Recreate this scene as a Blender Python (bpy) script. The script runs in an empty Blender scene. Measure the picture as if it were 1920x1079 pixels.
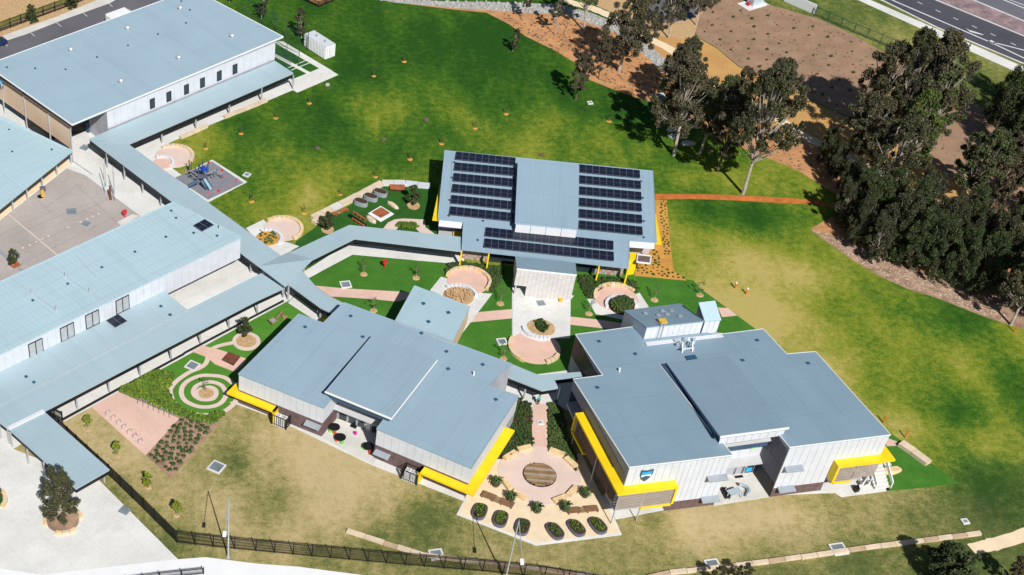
import bpy, math, random
import numpy as np
from mathutils import Vector, Matrix
random.seed(7); rng = np.random.RandomState(7)
R_ = math.radians
S = bpy.context.scene
COL = S.collection
# ------------------------------------------------------------ camera (calibrated from the photograph's vanishing points)
TH, RO, F, CX, CY, H = 0.81897, -0.00859, 2654.0, 422.3, 982.2, 128.68
r0 = Vector((1, 0, 0)); f0 = Vector((0, math.cos(TH), -math.sin(TH))); d0 = f0.cross(r0)
CR = r0*math.cos(RO) + d0*math.sin(RO); CD = -r0*math.sin(RO) + d0*math.cos(RO); CF = f0
cam = bpy.data.objects.new('camera', bpy.data.cameras.new('camera')); COL.objects.link(cam)
cam.matrix_world = Matrix(((CR.x, -CD.x, -CF.x, 0), (CR.y, -CD.y, -CF.y, 0), (CR.z, -CD.z, -CF.z, H), (0, 0, 0, 1)))
cam.data.sensor_fit = 'HORIZONTAL'; cam.data.sensor_width = 36; cam.data.lens = F/1920*36
cam.data.shift_x = (960-CX)/1920; cam.data.shift_y = -(539.5-CY)/1920
cam.data.clip_end = 5000; cam.data.clip_start = 1
S.camera = cam
# ------------------------------------------------------------ light
AZ, EL = R_(103), R_(42.5)            # shadows fall towards AZ
w = bpy.data.worlds.new('World'); S.world = w; w.use_nodes = True
nt = w.node_tree; bg = nt.nodes['Background']
sky = nt.nodes.new('ShaderNodeTexSky'); sky.sky_type = 'NISHITA'; sky.sun_disc = False
sky.sun_elevation = EL; sky.air_density = 1.0; sky.dust_density = 0.4
sx, sy = -math.cos(AZ), -math.sin(AZ)
sky.sun_rotation = math.atan2(sx, sy)
nt.links.new(sky.outputs[0], bg.inputs[0]); bg.inputs[1].default_value = 0.05
sun = bpy.data.objects.new('sun', bpy.data.lights.new('sun', 'SUN')); COL.objects.link(sun)
sun.data.energy = 5.0; sun.data.angle = R_(0.5); sun.data.color = (1, 0.975, 0.93)
sd = Vector((math.cos(AZ)*math.cos(EL), math.sin(AZ)*math.cos(EL), -math.sin(EL)))
sun.rotation_euler = sd.to_track_quat('-Z', 'Y').to_euler(); sun.location = (0, 0, 200)
S.view_settings.view_transform = 'Standard'; S.view_settings.look = 'None'
S.view_settings.gamma = 1; S.view_settings.exposure = 0.07; S.view_settings.use_curve_mapping = False
S.cycles.max_bounces = 5; S.cycles.diffuse_bounces = 2; S.cycles.transparent_max_bounces = 4
# ------------------------------------------------------------ geometry helpers
def U(u, v, z=0.0):                   # photo pixel -> world point on the plane at height z
    d = CR*((u-CX)/F) + CD*((v-CY)/F) + CF
    return Vector((0, 0, H)) + d*((z-H)/d.z)
def onwall(u, v, A, B):               # photo pixel -> point on the vertical plane through A and B
    d = CR*((u-CX)/F) + CD*((v-CY)/F) + CF
    n = Vector(((B-A).y, -(B-A).x, 0)); t = (A-Vector((0, 0, H))).dot(n)/d.dot(n)
    return Vector((0, 0, H)) + d*t
def UL(l, z=0.0): return [U(p[0], p[1], z) for p in l]
def xy(v, z=0.0): return Vector((v.x, v.y, z))
def ang(a, b): return math.atan2(b.y-a.y, b.x-a.x)
class MB:
    def __init__(s): s.v = []; s.f = []; s.m = []; s.mi = 0
    def add(s, vs, fs):
        o = len(s.v); s.v += [tuple(x) for x in vs]; s.f += [tuple(i+o for i in f) for f in fs]; s.m += [s.mi]*len(fs); return s
    def prism(s, top, zb, thick=None):
        top = [Vector(p) for p in top]
        a = sum(p.x*q.y-q.x*p.y for p, q in zip(top, top[1:]+top[:1]))
        if a < 0: top = top[::-1]
        n = len(top)
        bot = [Vector((p.x, p.y, p.z-thick if thick else zb)) for p in top]
        return s.add(top+bot, [tuple(range(n)), tuple(range(2*n-1, n-1, -1))]+[(i, i+n, (i+1) % n+n, (i+1) % n) for i in range(n)])
    def box(s, c, sz, a=0.0):         # c = centre of the base
        ca, sa = math.cos(a), math.sin(a); x, y, z = sz[0]/2, sz[1]/2, sz[2]
        P = [(-x, -y), (x, -y), (x, y), (-x, y)]
        P = [(c[0]+p*ca-q*sa, c[1]+p*sa+q*ca) for p, q in P]
        return s.prism([Vector((p[0], p[1], c[2]+z)) for p in P], c[2])
    def beam(s, p, q, wd, ht=None):
        p = Vector(p); q = Vector(q); d = (q-p)
        if d.length < 1e-6: return s
        d.normalize(); up = Vector((0, 0, 1)) if abs(d.z) < .95 else Vector((0, 1, 0))
        x = d.cross(up).normalized()*wd/2; y = x.cross(d).normalized()*(ht or wd)/2
        c = [p-x-y, p+x-y, p+x+y, p-x+y, q-x-y, q+x-y, q+x+y, q-x+y]
        return s.add(c, [(0, 3, 2, 1), (4, 5, 6, 7), (0, 1, 5, 4), (1, 2, 6, 5), (2, 3, 7, 6), (3, 0, 4, 7)])
    def tube(s, p, q, r1, r2=None, n=8):
        p = Vector(p); q = Vector(q); r2 = r1 if r2 is None else r2; d = (q-p).normalized()
        up = Vector((0, 0, 1)) if abs(d.z) < .95 else Vector((0, 1, 0)); x = d.cross(up).normalized(); y = x.cross(d).normalized()
        V = [p+(x*math.cos(t)+y*math.sin(t))*r1 for t in [2*math.pi*i/n for i in range(n)]]
        V += [q+(x*math.cos(t)+y*math.sin(t))*r2 for t in [2*math.pi*i/n for i in range(n)]]
        return s.add(V, [tuple(range(n))[::-1], tuple(range(n, 2*n))]+[(i, (i+1) % n, (i+1) % n+n, i+n) for i in range(n)])
    def cyl(s, c, r, h, n=24, r2=None, ex=1.0, ey=1.0, a=0.0):
        ca, sa = math.cos(a), math.sin(a)
        def ring(rr, z): return [Vector((c[0]+rr*(ex*math.cos(t)*ca-ey*math.sin(t)*sa), c[1]+rr*(ex*math.cos(t)*sa+ey*math.sin(t)*ca), z)) for t in [2*math.pi*i/n for i in range(n)]]
        r2 = r if r2 is None else r2
        return s.add(ring(r, c[2])+ring(r2, c[2]+h), [tuple(range(n))[::-1], tuple(range(n, 2*n))]+[(i, (i+1) % n, (i+1) % n+n, i+n) for i in range(n)])
    def arc(s, c, ra, rb, a0, a1, z0, z1, n=8):
        V = []
        for i in range(n+1):
            t = a0+(a1-a0)*i/n; cs, sn = math.cos(t), math.sin(t)
            for r, z in ((ra, z0), (rb, z0), (rb, z1), (ra, z1)): V.append((c[0]+r*cs, c[1]+r*sn, z))
        F_ = [(0, 3, 2, 1), tuple(n*4+k for k in (0, 1, 2, 3))]
        for i in range(n):
            for k in range(4): F_.append((i*4+k, i*4+(k+1) % 4, i*4+4+(k+1) % 4, i*4+4+k))
        return s.add(V, F_)
    def rock(s, c, sz, seed=0, a=0.0):
        q = random.Random(seed); import itertools
        n = 8; ca, sa = math.cos(a), math.sin(a); V = []
        for lv, (zz, sc) in enumerate(((0, 1), (.6, .97), (1, .7))):
            for i in range(n):
                t = 2*math.pi*i/n; x = math.cos(t)*sz[0]/2*sc*q.uniform(.85, 1.1); y = math.sin(t)*sz[1]/2*sc*q.uniform(.85, 1.1)
                V.append((c[0]+x*ca-y*sa, c[1]+x*sa+y*ca, c[2]+zz*sz[2]*q.uniform(.9, 1.1)))
        return s.add(V, [tuple(range(16, 24))]+[(l*n+i, l*n+(i+1) % n, l*n+n+(i+1) % n, l*n+n+i) for l in range(2) for i in range(n)])
    def build(s, name, mat, parent=None, smooth=False):
        me = bpy.data.meshes.new(name); o = bpy.data.objects.new(name, me); COL.objects.link(o)
        if parent is not None: L = Vector(parent.get('_o', (0, 0, 0))) if parent.type == 'EMPTY' else Vector(parent.get('_o', (0, 0, 0)))
        else:
            L = Vector((sum(p[0] for p in s.v)/len(s.v), sum(p[1] for p in s.v)/len(s.v), min(p[2] for p in s.v)))
            o.location = L
        o['_o'] = tuple(L)
        me.from_pydata([(p[0]-L.x, p[1]-L.y, p[2]-L.z) for p in s.v], [], s.f)
        for m in (mat if isinstance(mat, (list, tuple)) else [mat]): me.materials.append(m)
        if any(s.m): me.polygons.foreach_set('material_index', s.m)
        if smooth: me.polygons.foreach_set('use_smooth', [True]*len(s.f))
        me.update()
        if parent is not None: o.parent = parent
        return o
def tag(o, label=None, cat=None, group=None, kind=None):
    if label: o['label'] = label
    if cat: o['category'] = cat
    if group: o['group'] = group
    if kind: o['kind'] = kind
    return o
def thing(name, label, cat, loc=(0, 0, 0), group=None):
    o = bpy.data.objects.new(name, None); COL.objects.link(o); o.location = loc; o['_o'] = tuple(loc); o.empty_display_size = .3
    return tag(o, label, cat, group)
kids = {}
def tree_copy(o, loc=None, rz=0.0, sc=1.0, label=None, group=None, parent=None):
    c = o.copy(); COL.objects.link(c)
    if parent is not None: c.parent = parent
    if loc is not None: c.location = loc; c.rotation_euler = (0, 0, rz); c.scale = (sc, sc, sc) if not isinstance(sc, tuple) else sc
    if label: c['label'] = label
    if group: c['group'] = group
    for ch in o.children: tree_copy(ch, parent=c)
    return c
class Proto:                          # first placement moves the prototype itself, later ones copy it
    def __init__(s, o): s.o = o; s.used = False
    def put(s, loc, rz=0.0, sc=1.0, label=None, group=None):
        if not s.used:
            s.used = True; o = s.o; o.location = loc; o.rotation_euler = (0, 0, rz); o.scale = (sc, sc, sc) if not isinstance(sc, tuple) else sc
            if label: o['label'] = label
            if group: o['group'] = group
            return o
        return tree_copy(s.o, loc, rz, sc, label, group)
def pieces(name, parent, mat, items, unit=None):     # alike pieces as parts sharing one unit mesh: items = (base centre, size, angle)
    me = None
    for c, sz, a in items:
        if me is None:
            me = bpy.data.meshes.new(name); b = MB().box((0, 0, 0), (1, 1, 1)) if unit is None else unit
            me.from_pydata(b.v, [], b.f)
            for m in (mat if isinstance(mat, (list, tuple)) else [mat]): me.materials.append(m)
            if any(b.m): me.polygons.foreach_set('material_index', b.m)
            me.update()
        o = bpy.data.objects.new(name, me); COL.objects.link(o); o.parent = parent
        L = Vector(parent.get('_o', (0, 0, 0))); o.location = Vector(c)-L; o.scale = sz; o.rotation_euler = (0, 0, a)
# ------------------------------------------------------------ materials
def newmat(name):
    m = bpy.data.materials.new(name); m.use_nodes = True; return m, m.node_tree, m.node_tree.nodes['Principled BSDF']
def N(nt, t, **kw):
    n = nt.nodes.new(t)
    for k, v in kw.items():
        if hasattr(n, k): setattr(n, k, v)
    return n
def noise(nt, scale, det=4, vec=None, rough=.55):
    n = N(nt, 'ShaderNodeTexNoise'); n.inputs['Scale'].default_value = scale; n.inputs['Detail'].default_value = det; n.inputs['Roughness'].default_value = rough
    if vec is not None: nt.links.new(vec, n.inputs['Vector'])
    return n.outputs[0]
def pos(nt): return N(nt, 'ShaderNodeNewGeometry').outputs['Position']
def objc(nt): return N(nt, 'ShaderNodeTexCoord').outputs['Object']
def math_(nt, op, a, b=0.5, c=None):
    n = N(nt, 'ShaderNodeMath', operation=op)
    for i, x in enumerate((a, b, c)):
        if x is None: continue
        if isinstance(x, (int, float)): n.inputs[i].default_value = x
        else: nt.links.new(x, n.inputs[i])
    return n.outputs[0]
def ramp(nt, fac, stops):
    n = N(nt, 'ShaderNodeValToRGB'); e = n.color_ramp.elements
    while len(e) < len(stops): e.new(.5)
    for i, (p, c) in enumerate(stops): e[i].position = p; e[i].color = (*c, 1)
    nt.links.new(fac, n.inputs[0]); return n.outputs[0]
def mixc(nt, fac, a, b, bt='MIX'):
    n = N(nt, 'ShaderNodeMix', data_type='RGBA', blend_type=bt)
    for i, x in ((0, fac), (6, a), (7, b)):
        if isinstance(x, (int, float)): n.inputs[i].default_value = x
        elif isinstance(x, tuple): n.inputs[i].default_value = (*x, 1)
        else: nt.links.new(x, n.inputs[i])
    return n.outputs[2]
def bump(nt, b, h, st=.3, dist=.05):
    n = N(nt, 'ShaderNodeBump'); n.inputs['Strength'].default_value = st; n.inputs['Distance'].default_value = dist
    nt.links.new(h, n.inputs['Height']); nt.links.new(n.outputs[0], b.inputs['Normal'])
def mat(name, c, rough=.7, amt=.12, scale=.6, fine=6.0, metal=0.0, spec=.3, bmp=0.0, tint=None):
    m, nt, b = newmat(name); p = pos(nt)
    n1 = noise(nt, scale, 5, p); n2 = noise(nt, fine, 3, p)
    k = math_(nt, 'ADD', math_(nt, 'MULTIPLY', n1, .65), math_(nt, 'MULTIPLY', n2, .35))
    lo = tuple(max(0, x*(1-amt*2)) for x in c); hi = tuple(min(1, x*(1+amt*2)) for x in c)
    if tint: lo = tint
    col = ramp(nt, k, [(.25, lo), (.75, hi)])
    nt.links.new(col, b.inputs['Base Color']); b.inputs['Roughness'].default_value = rough; b.inputs['Metallic'].default_value = metal
    b.inputs['Specular IOR Level'].default_value = spec
    if bmp: bump(nt, b, n2, bmp, .05)
    return m
def roofmat(name, c, a, grid=.10, pitch=.76, cross=0.0):      # ribbed steel sheet: ribs run along direction a
    m, nt, b = newmat(name); p = pos(nt)
    mp = N(nt, 'ShaderNodeMapping'); mp.inputs['Rotation'].default_value = (0, 0, -a); nt.links.new(p, mp.inputs[0])
    sp = N(nt, 'ShaderNodeSeparateXYZ'); nt.links.new(mp.outputs[0], sp.inputs[0])
    fy = math_(nt, 'FRACT', math_(nt, 'DIVIDE', sp.outputs[1], pitch)); rib = math_(nt, 'LESS_THAN', fy, .14)
    rib2 = math_(nt, 'LESS_THAN', math_(nt, 'FRACT', math_(nt, 'DIVIDE', sp.outputs[1], pitch/4)), .25)
    st = N(nt, 'ShaderNodeMapping'); st.inputs['Scale'].default_value = (.05, 1.2, 1); nt.links.new(mp.outputs[0], st.inputs[0])
    n1 = noise(nt, .8, 4, st.outputs[0]); n2 = noise(nt, .13, 5, p); n3 = noise(nt, 5, 3, p)
    k = math_(nt, 'ADD', math_(nt, 'MULTIPLY', n1, .2), math_(nt, 'ADD', math_(nt, 'MULTIPLY', n2, .6), math_(nt, 'MULTIPLY', n3, .2)))
    col = ramp(nt, k, [(.3, tuple(x*.92 for x in c)), (.7, tuple(min(1, x*1.06) for x in c))])
    fac = math_(nt, 'MULTIPLY', rib, grid)
    if cross:
        fx = math_(nt, 'FRACT', math_(nt, 'DIVIDE', sp.outputs[0], 1.9)); fac = math_(nt, 'MAXIMUM', fac, math_(nt, 'MULTIPLY', math_(nt, 'LESS_THAN', fx, .14), cross))
    lap = math_(nt, 'LESS_THAN', math_(nt, 'FRACT', math_(nt, 'DIVIDE', sp.outputs[0], 7.3)), .02)
    fac = math_(nt, 'MAXIMUM', fac, math_(nt, 'MULTIPLY', lap, .16))
    dirt = noise(nt, .35, 6, st.outputs[0], .7); dirt = math_(nt, 'MULTIPLY', math_(nt, 'GREATER_THAN', dirt, .58), .07); fac = math_(nt, 'ADD', fac, dirt)
    col = mixc(nt, fac, col, tuple(x*.45 for x in c))
    nt.links.new(col, b.inputs['Base Color']); b.inputs['Roughness'].default_value = .48; b.inputs['Specular IOR Level'].default_value = .35
    bump(nt, b, math_(nt, 'ADD', rib, math_(nt, 'MULTIPLY', rib2, .3)), .12, .02)
    return m
def cladmat(name, c, amt=.05):
    return mat(name, c, .55, amt, .8, 4, spec=.35)
M = {}
M['concrete'] = mat('concrete', (.70, .69, .66), .85, .07, .25, 2.5, bmp=.1)
def jointed(name, c, a, pitch, amt=.09):
    m = mat(name, c, .85, amt, .18, 2.5, bmp=.1); nt = m.node_tree; b = nt.nodes['Principled BSDF']; src = b.inputs['Base Color'].links[0].from_socket
    mp = N(nt, 'ShaderNodeMapping'); mp.inputs['Rotation'].default_value = (0, 0, -a); nt.links.new(pos(nt), mp.inputs[0]); sp = N(nt, 'ShaderNodeSeparateXYZ'); nt.links.new(mp.outputs[0], sp.inputs[0])
    f = [math_(nt, 'LESS_THAN', math_(nt, 'FRACT', math_(nt, 'DIVIDE', sp.outputs[i], pitch)), .05/pitch*1.4) for i in (0, 1)]
    f = math_(nt, 'MULTIPLY', math_(nt, 'MAXIMUM', f[0], f[1]), .2)
    st_ = math_(nt, 'MULTIPLY', math_(nt, 'GREATER_THAN', noise(nt, .22, 6, pos(nt), .65), .57), .12)
    nt.links.new(mixc(nt, math_(nt, 'MAXIMUM', f, st_), src, tuple(x*.5 for x in c)), b.inputs['Base Color']); return m
M['concrete'] = jointed('concrete', (.68, .67, .64), .70, 4.2)
M['pink_path'] = None
M['concrete_old'] = mat('concrete_old', (.62, .60, .55), .85, .10, .3, 3)
M['slab_grey'] = mat('slab_grey', (.42, .37, .345), .85, .13, .12, 2.0)
M['joint'] = mat('joint', (.30, .26, .24), .9)
M['pink'] = mat('pink_concrete', (.70, .46, .37), .85, .07, .5, 4)
M['pink_pale'] = mat('pink_pale_concrete', (.68, .53, .46), .85, .06, .5, 4)
M['pink_path'] = jointed('pink_path', (.70, .47, .385), 0, 3.0, .06)
M['cream'] = mat('cream_gravel', (.78, .62, .42), .95, .08, .6, 5)
M['sandstone'] = mat('sandstone', (.72, .52, .29), .9, .14, 1.0, 7, bmp=.3)
M['sandworn'] = mat('worn_sandstone', (.50, .36, .24), .9, .15, 1, 7)
M['sandpale'] = mat('pale_sandstone', (.66, .53, .39), .9, .12, 1.0, 7, bmp=.3)
M['white'] = cladmat('white_cladding', (.60, .62, .67))
M['backing'] = mat('panel_backing', (.38, .39, .43), .8)
M['white_paint'] = mat('white_paint', (.80, .80, .80), .5, .03)
M['off_white'] = cladmat('pale_grey_cladding', (.46, .46, .47))
M['shade_grey'] = cladmat('shade_grey_cladding', (.20, .20, .26))  # cladding darkened so its colour carries the shade of the left wall
M['dgrey'] = cladmat('dark_grey_cladding', (.12, .12, .155))
M['navy'] = mat('navy_steel', (.05, .09, .16), .5)
M['tan'] = cladmat('tan_batten_cladding', (.70, .51, .36), .03)
M['tanscreen'] = mat('tan_screen', (.36, .30, .26), .8, .08)
M['yellow'] = mat('yellow_panel', (.86, .60, .012), .5, .07, .6, 3)
M['brown_brick'] = mat('brown_brick', (.145, .095, .095), .85, .2, 1.5, 9)
M['black'] = mat('black_steel', (.012, .012, .014), .5)
M['steel'] = mat('galvanised_steel', (.50, .52, .54), .45, .1, 1, 5, metal=.3)
M['grey_steel'] = mat('grey_steel', (.30, .33, .37), .5, .1)
M['pv_frame'] = mat('panel_frame', (.13, .14, .17), .5)
M['pane_pale'] = mat('sky_reflection_glass', (.40, .42, .44), .25, .12, 2.0, 9, spec=.6)  # pale colour stands for the sky reflected in the panes
M['glass'] = mat('window_glass', (.02, .03, .04), .08, .1, spec=.8)
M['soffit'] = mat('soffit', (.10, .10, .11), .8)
M['roofdark'] = mat('roof_vent_blue', (.03, .09, .16), .5)
M['timber'] = mat('red_timber', (.36, .115, .045), .7, .2, 1.5, 8)
M['tile_a'] = mat('pale_tile', (.60, .575, .565), .7, .05)
M['tile_b'] = mat('pinkish_tile', (.575, .54, .525), .7, .05)
M['terracotta'] = mat('terracotta', (.42, .20, .12), .8)
M['timber_dark'] = mat('dark_red_timber', (.17, .06, .035), .7, .2, 1.5, 8)
M['bench_wood'] = mat('bench_wood', (.22, .12, .065), .7, .2, 1.5, 8)
M['deck_wood'] = mat('weathered_deck', (.30, .20, .10), .8, .35, 1.0, 8)
M['soil'] = mat('soil', (.06, .035, .02), .95, .3, 2, 10)
M['mulch'] = mat('mulch', (.50, .25, .11), .95, .22, .35, 5, bmp=.3)
M['mulch_y'] = mat('yellow_mulch', (.55, .28, .06), .95, .16, .3, 6, bmp=.3)
M['mulch_tan'] = mat('ochre_mulch', (.52, .29, .10), .95, .14, .2, 4, bmp=.3)
M['mulch_ring'] = mat('mulch_ring', (.50, .33, .17), .95, .2, 2, 9, bmp=.3)
M['scrub'] = mat('scrub_bed', (.32, .20, .125), .95, .16, .3, 5, bmp=.3, tint=(.21, .13, .085))
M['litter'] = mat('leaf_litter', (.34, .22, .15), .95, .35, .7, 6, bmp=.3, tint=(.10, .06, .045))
M['redclay'] = mat('red_clay', (.50, .15, .035), .95, .25, .8, 5, bmp=.3)
M['rubble'] = mat('grey_rock', (.38, .37, .35), .9, .25, 1.5, 6, bmp=.3)
M['asphalt'] = mat('asphalt', (.075, .075, .092), .85, .13, .12, 5)
M['asphalt2'] = mat('worn_asphalt', (.13, .125, .14), .85, .12, .12, 5)
M['asphalt3'] = mat('far_asphalt', (.14, .14, .165), .85, .16, .1, 5)
M['median'] = mat('reddish_median', (.27, .19, .20), .9, .35, .5, 1.6)
M['paint'] = mat('road_paint', (.66, .66, .68), .6, .08)
M['rubber'] = mat('grey_rubber', (.22, .22, .245), .85, .08)
M['red'] = mat('red_paint', (.50, .03, .03), .5)
M['orange'] = mat('orange_paint', (.70, .13, .02), .5)
M['lime'] = mat('lime_plastic', (.20, .70, .05), .4)
M['redorange'] = mat('vermilion_plastic', (.80, .09, .02), .4)
M['magenta'] = mat('magenta_plastic', (.62, .01, .25), .4)
M['dot_pink'] = mat('dot_pink', (.42, .17, .22), .7)
M['slide_grey'] = mat('slide_grey_blue', (.30, .42, .50), .4)
M['blue'] = mat('blue_panel', (.01, .05, .35), .4)
M['cyan'] = mat('sky_blue_panel', (.03, .38, .72), .4)
M['teal'] = mat('teal_cloth', (.02, .45, .55), .7)
M['skin'] = mat('skin', (.45, .27, .19), .6)
M['cloth_dark'] = mat('dark_cloth', (.02, .02, .03), .8)
M['silver'] = mat('silver_frame', (.50, .58, .64), .35, .08, metal=.2)
M['louvre'] = mat('white_louvre', (.68, .69, .72), .5, .03)
M['bark'] = mat('gum_bark', (.40, .34, .29), .9, .3, 2, 8)
M['bark_dark'] = mat('dark_bark', (.13, .09, .07), .9, .3, 2, 8)
M['green_steel'] = mat('green_steel', (.03, .085, .06), .6)
M['car_body'] = mat('navy_car_paint', (.01, .03, .10), .2, .02, spec=.6)
M['tyre'] = mat('tyre', (.015, .015, .015), .9)
M['hazard'] = mat('amber_plastic', (.75, .42, .03), .5)
M['wire_shadowcloth'] = mat('grate_steel', (.20, .25, .28), .6, .2)
def turfmat(name, lo, hi):
    m, nt, b = newmat(name); p = pos(nt)
    k = math_(nt, 'ADD', math_(nt, 'MULTIPLY', noise(nt, .3, 6, p, .7), .75), math_(nt, 'MULTIPLY', noise(nt, 3.0, 4, p), .4)); k = math_(nt, 'SUBTRACT', k, .07)
    nt.links.new(ramp(nt, k, [(.3, lo), (.7, hi)]), b.inputs['Base Color']); b.inputs['Roughness'].default_value = .9; b.inputs['Specular IOR Level'].default_value = .1
    bump(nt, b, noise(nt, 5, 3, p), .3, .05); return m
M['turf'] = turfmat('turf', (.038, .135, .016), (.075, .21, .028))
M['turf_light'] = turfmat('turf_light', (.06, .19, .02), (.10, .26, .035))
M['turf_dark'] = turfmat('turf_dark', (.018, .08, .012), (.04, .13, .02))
def leafmat(name, a, b_, trans=.15):
    m, nt, b = newmat(name)
    k = math_(nt, 'ADD', math_(nt, 'MULTIPLY', noise(nt, .5, 3, pos(nt)), .5), math_(nt, 'MULTIPLY', noise(nt, 4, 2, pos(nt)), .5))
    nt.links.new(ramp(nt, k, [(.3, a), (.7, b_)]), b.inputs['Base Color'])
    b.inputs['Roughness'].default_value = .6; b.inputs['Specular IOR Level'].default_value = .25
    return m
M['leaf_olive'] = leafmat('gum_leaves', (.04, .042, .02), (.12, .115, .055))
M['leaf_brown'] = leafmat('bronze_gum_leaves', (.055, .045, .03), (.14, .11, .07))
M['leaf_dark'] = leafmat('dark_leaves', (.020, .027, .012), (.06, .066, .032))
M['leaf_green'] = leafmat('mid_green_leaves', (.035, .065, .018), (.10, .15, .04))
M['leaf_yellow'] = leafmat('yellow_green_leaves', (.13, .16, .015), (.32, .34, .03))
M['leaf_lime'] = leafmat('lime_gum_leaves', (.07, .085, .015), (.16, .17, .035))
M['leaf_bright'] = leafmat('bright_leaves', (.045, .10, .012), (.15, .23, .03))
M['leaf_hedge'] = leafmat('hedge_leaves', (.02, .04, .012), (.07, .12, .03))
# solar panel
m, nt, b = newmat('solar_cells'); b.inputs['Base Color'].default_value = (.010, .014, .032, 1); b.inputs['Roughness'].default_value = .38; b.inputs['Specular IOR Level'].default_value = .4; M['solar'] = m
# lawn
m, nt, b = newmat('lawn_grass')
p = pos(nt); at = N(nt, 'ShaderNodeAttribute', attribute_name='dry').outputs['Fac']; du = N(nt, 'ShaderNodeAttribute', attribute_name='dull').outputs['Fac']
mp = N(nt, 'ShaderNodeMapping'); mp.inputs['Rotation'].default_value = (0, 0, R_(35)); mp.inputs['Scale'].default_value = (1, .45, 1); nt.links.new(p, mp.inputs[0])
n1 = noise(nt, .11, 6, mp.outputs[0], .62); n2 = noise(nt, .9, 5, p, .65); n3 = noise(nt, 3.2, 5, p, .75)
k = math_(nt, 'ADD', at, math_(nt, 'MULTIPLY', math_(nt, 'SUBTRACT', n1, .49), 1.2))
k = math_(nt, 'ADD', k, math_(nt, 'MULTIPLY', math_(nt, 'SUBTRACT', n2, .5), .8))
k = math_(nt, 'ADD', k, math_(nt, 'MULTIPLY', math_(nt, 'SUBTRACT', n3, .5), .85))
lush = ramp(nt, k, [(0, (.018, .072, .008)), (.28, (.055, .135, .012)), (.55, (.19, .23, .022)), (.76, (.31, .29, .055)), (.98, (.44, .36, .115))])
dull = ramp(nt, k, [(0, (.045, .075, .02)), (.3, (.115, .135, .04)), (.5, (.235, .215, .075)), (.74, (.40, .32, .145)), (.95, (.50, .39, .21))])
nt.links.new(mixc(nt, du, lush, dull), b.inputs['Base Color']); b.inputs['Roughness'].default_value = .95; b.inputs['Specular IOR Level'].default_value = .1
bump(nt, b, n3, .35, .08); M['lawn'] = m
# ------------------------------------------------------------ terrain
anch = [(560,20,.12,0),(700,40,.05,0),(900,60,.02,0),(1000,120,.02,0),(700,212,.5,0),(640,100,.1,0),(760,110,.05,0),(850,130,.08,0),(950,170,.1,0),(1050,160,.08,0),(1130,240,.35,0),
(1160,215,.0,0),(900,235,.28,0),(820,270,.18,0),(720,290,.15,0),(620,240,.15,0),(560,200,.1,0),(480,230,.22,0),(420,290,.4,0),(370,265,.5,0),(520,330,.42,0),(600,370,.55,0),(450,370,.4,0),(690,335,.5,0),
(1000,285,.5,0),(1250,300,.2,0),(1300,330,.55,0),(1450,350,.5,0),(1340,392,.05,0),(1420,402,.05,0),(1500,430,.55,0),(1290,460,.6,0),(1400,500,1.0,0),(1500,530,.88,0),(1370,560,1.0,0),(1450,600,1.08,0),
(1560,480,.35,0),(1530,560,.55,0),(1600,560,.3,0),(1700,600,.42,0),(1790,600,.2,0),(1880,640,.5,0),(1650,640,.4,0),(1540,640,.75,0),(1565,690,.95,0),(1640,700,.5,0),(1800,700,.5,0),(1890,720,.15,0),
(1720,740,.48,0),(1800,770,.05,0),(1700,800,.95,0),(1850,830,.62,0),(1750,860,.5,0),(1840,900,.15,.3),(1255,380,.45,0),(1250,480,.4,0),(1350,340,.5,0),
(170,790,.8,1),(230,850,.85,1),(300,930,.65,1),(420,800,.7,1),(440,870,.35,1),(500,830,.85,1),(420,960,.8,1),(560,880,.95,1),(500,940,.3,1),(650,880,.9,1),(620,960,.85,1),(700,960,.8,1),
(780,900,.75,1),(800,980,.25,1),(860,970,.3,1),(560,1000,.75,1),(720,1010,.3,1),(880,1020,.35,1),(1000,1040,.6,1),(1200,960,.5,1),(1150,1000,.6,1),(1300,1000,.85,1),(1250,1050,.6,1),(1400,980,.88,1),
(1500,960,.8,1),(1600,950,.6,1),(1700,930,.5,1),(1480,1030,.5,1),(1350,1080,.4,1),(1750,980,.3,1),(1850,960,.1,1),(1900,920,.05,.6),(1800,1060,.1,1),(1900,1060,.15,1),(1600,1060,.25,1),(1500,1070,.3,1),
(200,930,.4,1),(280,1010,.3,1),(600,1060,.5,1),(60,20,.8,.3),(0,-30,.85,.4),(1600,30,.3,.7),(1850,150,.35,.7),(1700,90,.45,.7),(1560,60,.3,.6)]
AW = np.array([[*U(a[0], a[1])[:2], a[2], a[3]] for a in anch])
def axis(lo, hi, st):
    c = list(np.arange(lo, hi, st)); pre = [lo-1500, lo-600, lo-200, lo-60, lo-15]; post = [hi+15, hi+60, hi+200, hi+600, hi+1500]
    return np.array(pre+c+post)
gx = axis(-50, 160, 1.25); gy = axis(100, 275, 1.25)
X, Y = np.meshgrid(gx, gy); P_ = np.stack([X.ravel(), Y.ravel()], 1)
dry = np.zeros(len(P_)); dul = np.zeros(len(P_))
for i in range(0, len(P_), 4000):
    q = P_[i:i+4000]; d2 = ((q[:, None, :]-AW[None, :, :2])**2).sum(2)+6.0; wt = d2**-1.6; wt /= wt.sum(1)[:, None]
    dry[i:i+4000] = wt@AW[:, 2]; dul[i:i+4000] = wt@AW[:, 3]
nx, ny = len(gx), len(gy)
me = bpy.data.meshes.new('ground')
me.from_pydata([(a, b_, 0) for a, b_ in P_], [], [(j*nx+i, j*nx+i+1, (j+1)*nx+i+1, (j+1)*nx+i) for j in range(ny-1) for i in range(nx-1)])
for nm, arr in (('dry', dry), ('dull', dul)):
    a_ = me.attributes.new(nm, 'FLOAT', 'POINT'); a_.data.foreach_set('value', arr.astype(np.float32))
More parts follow.
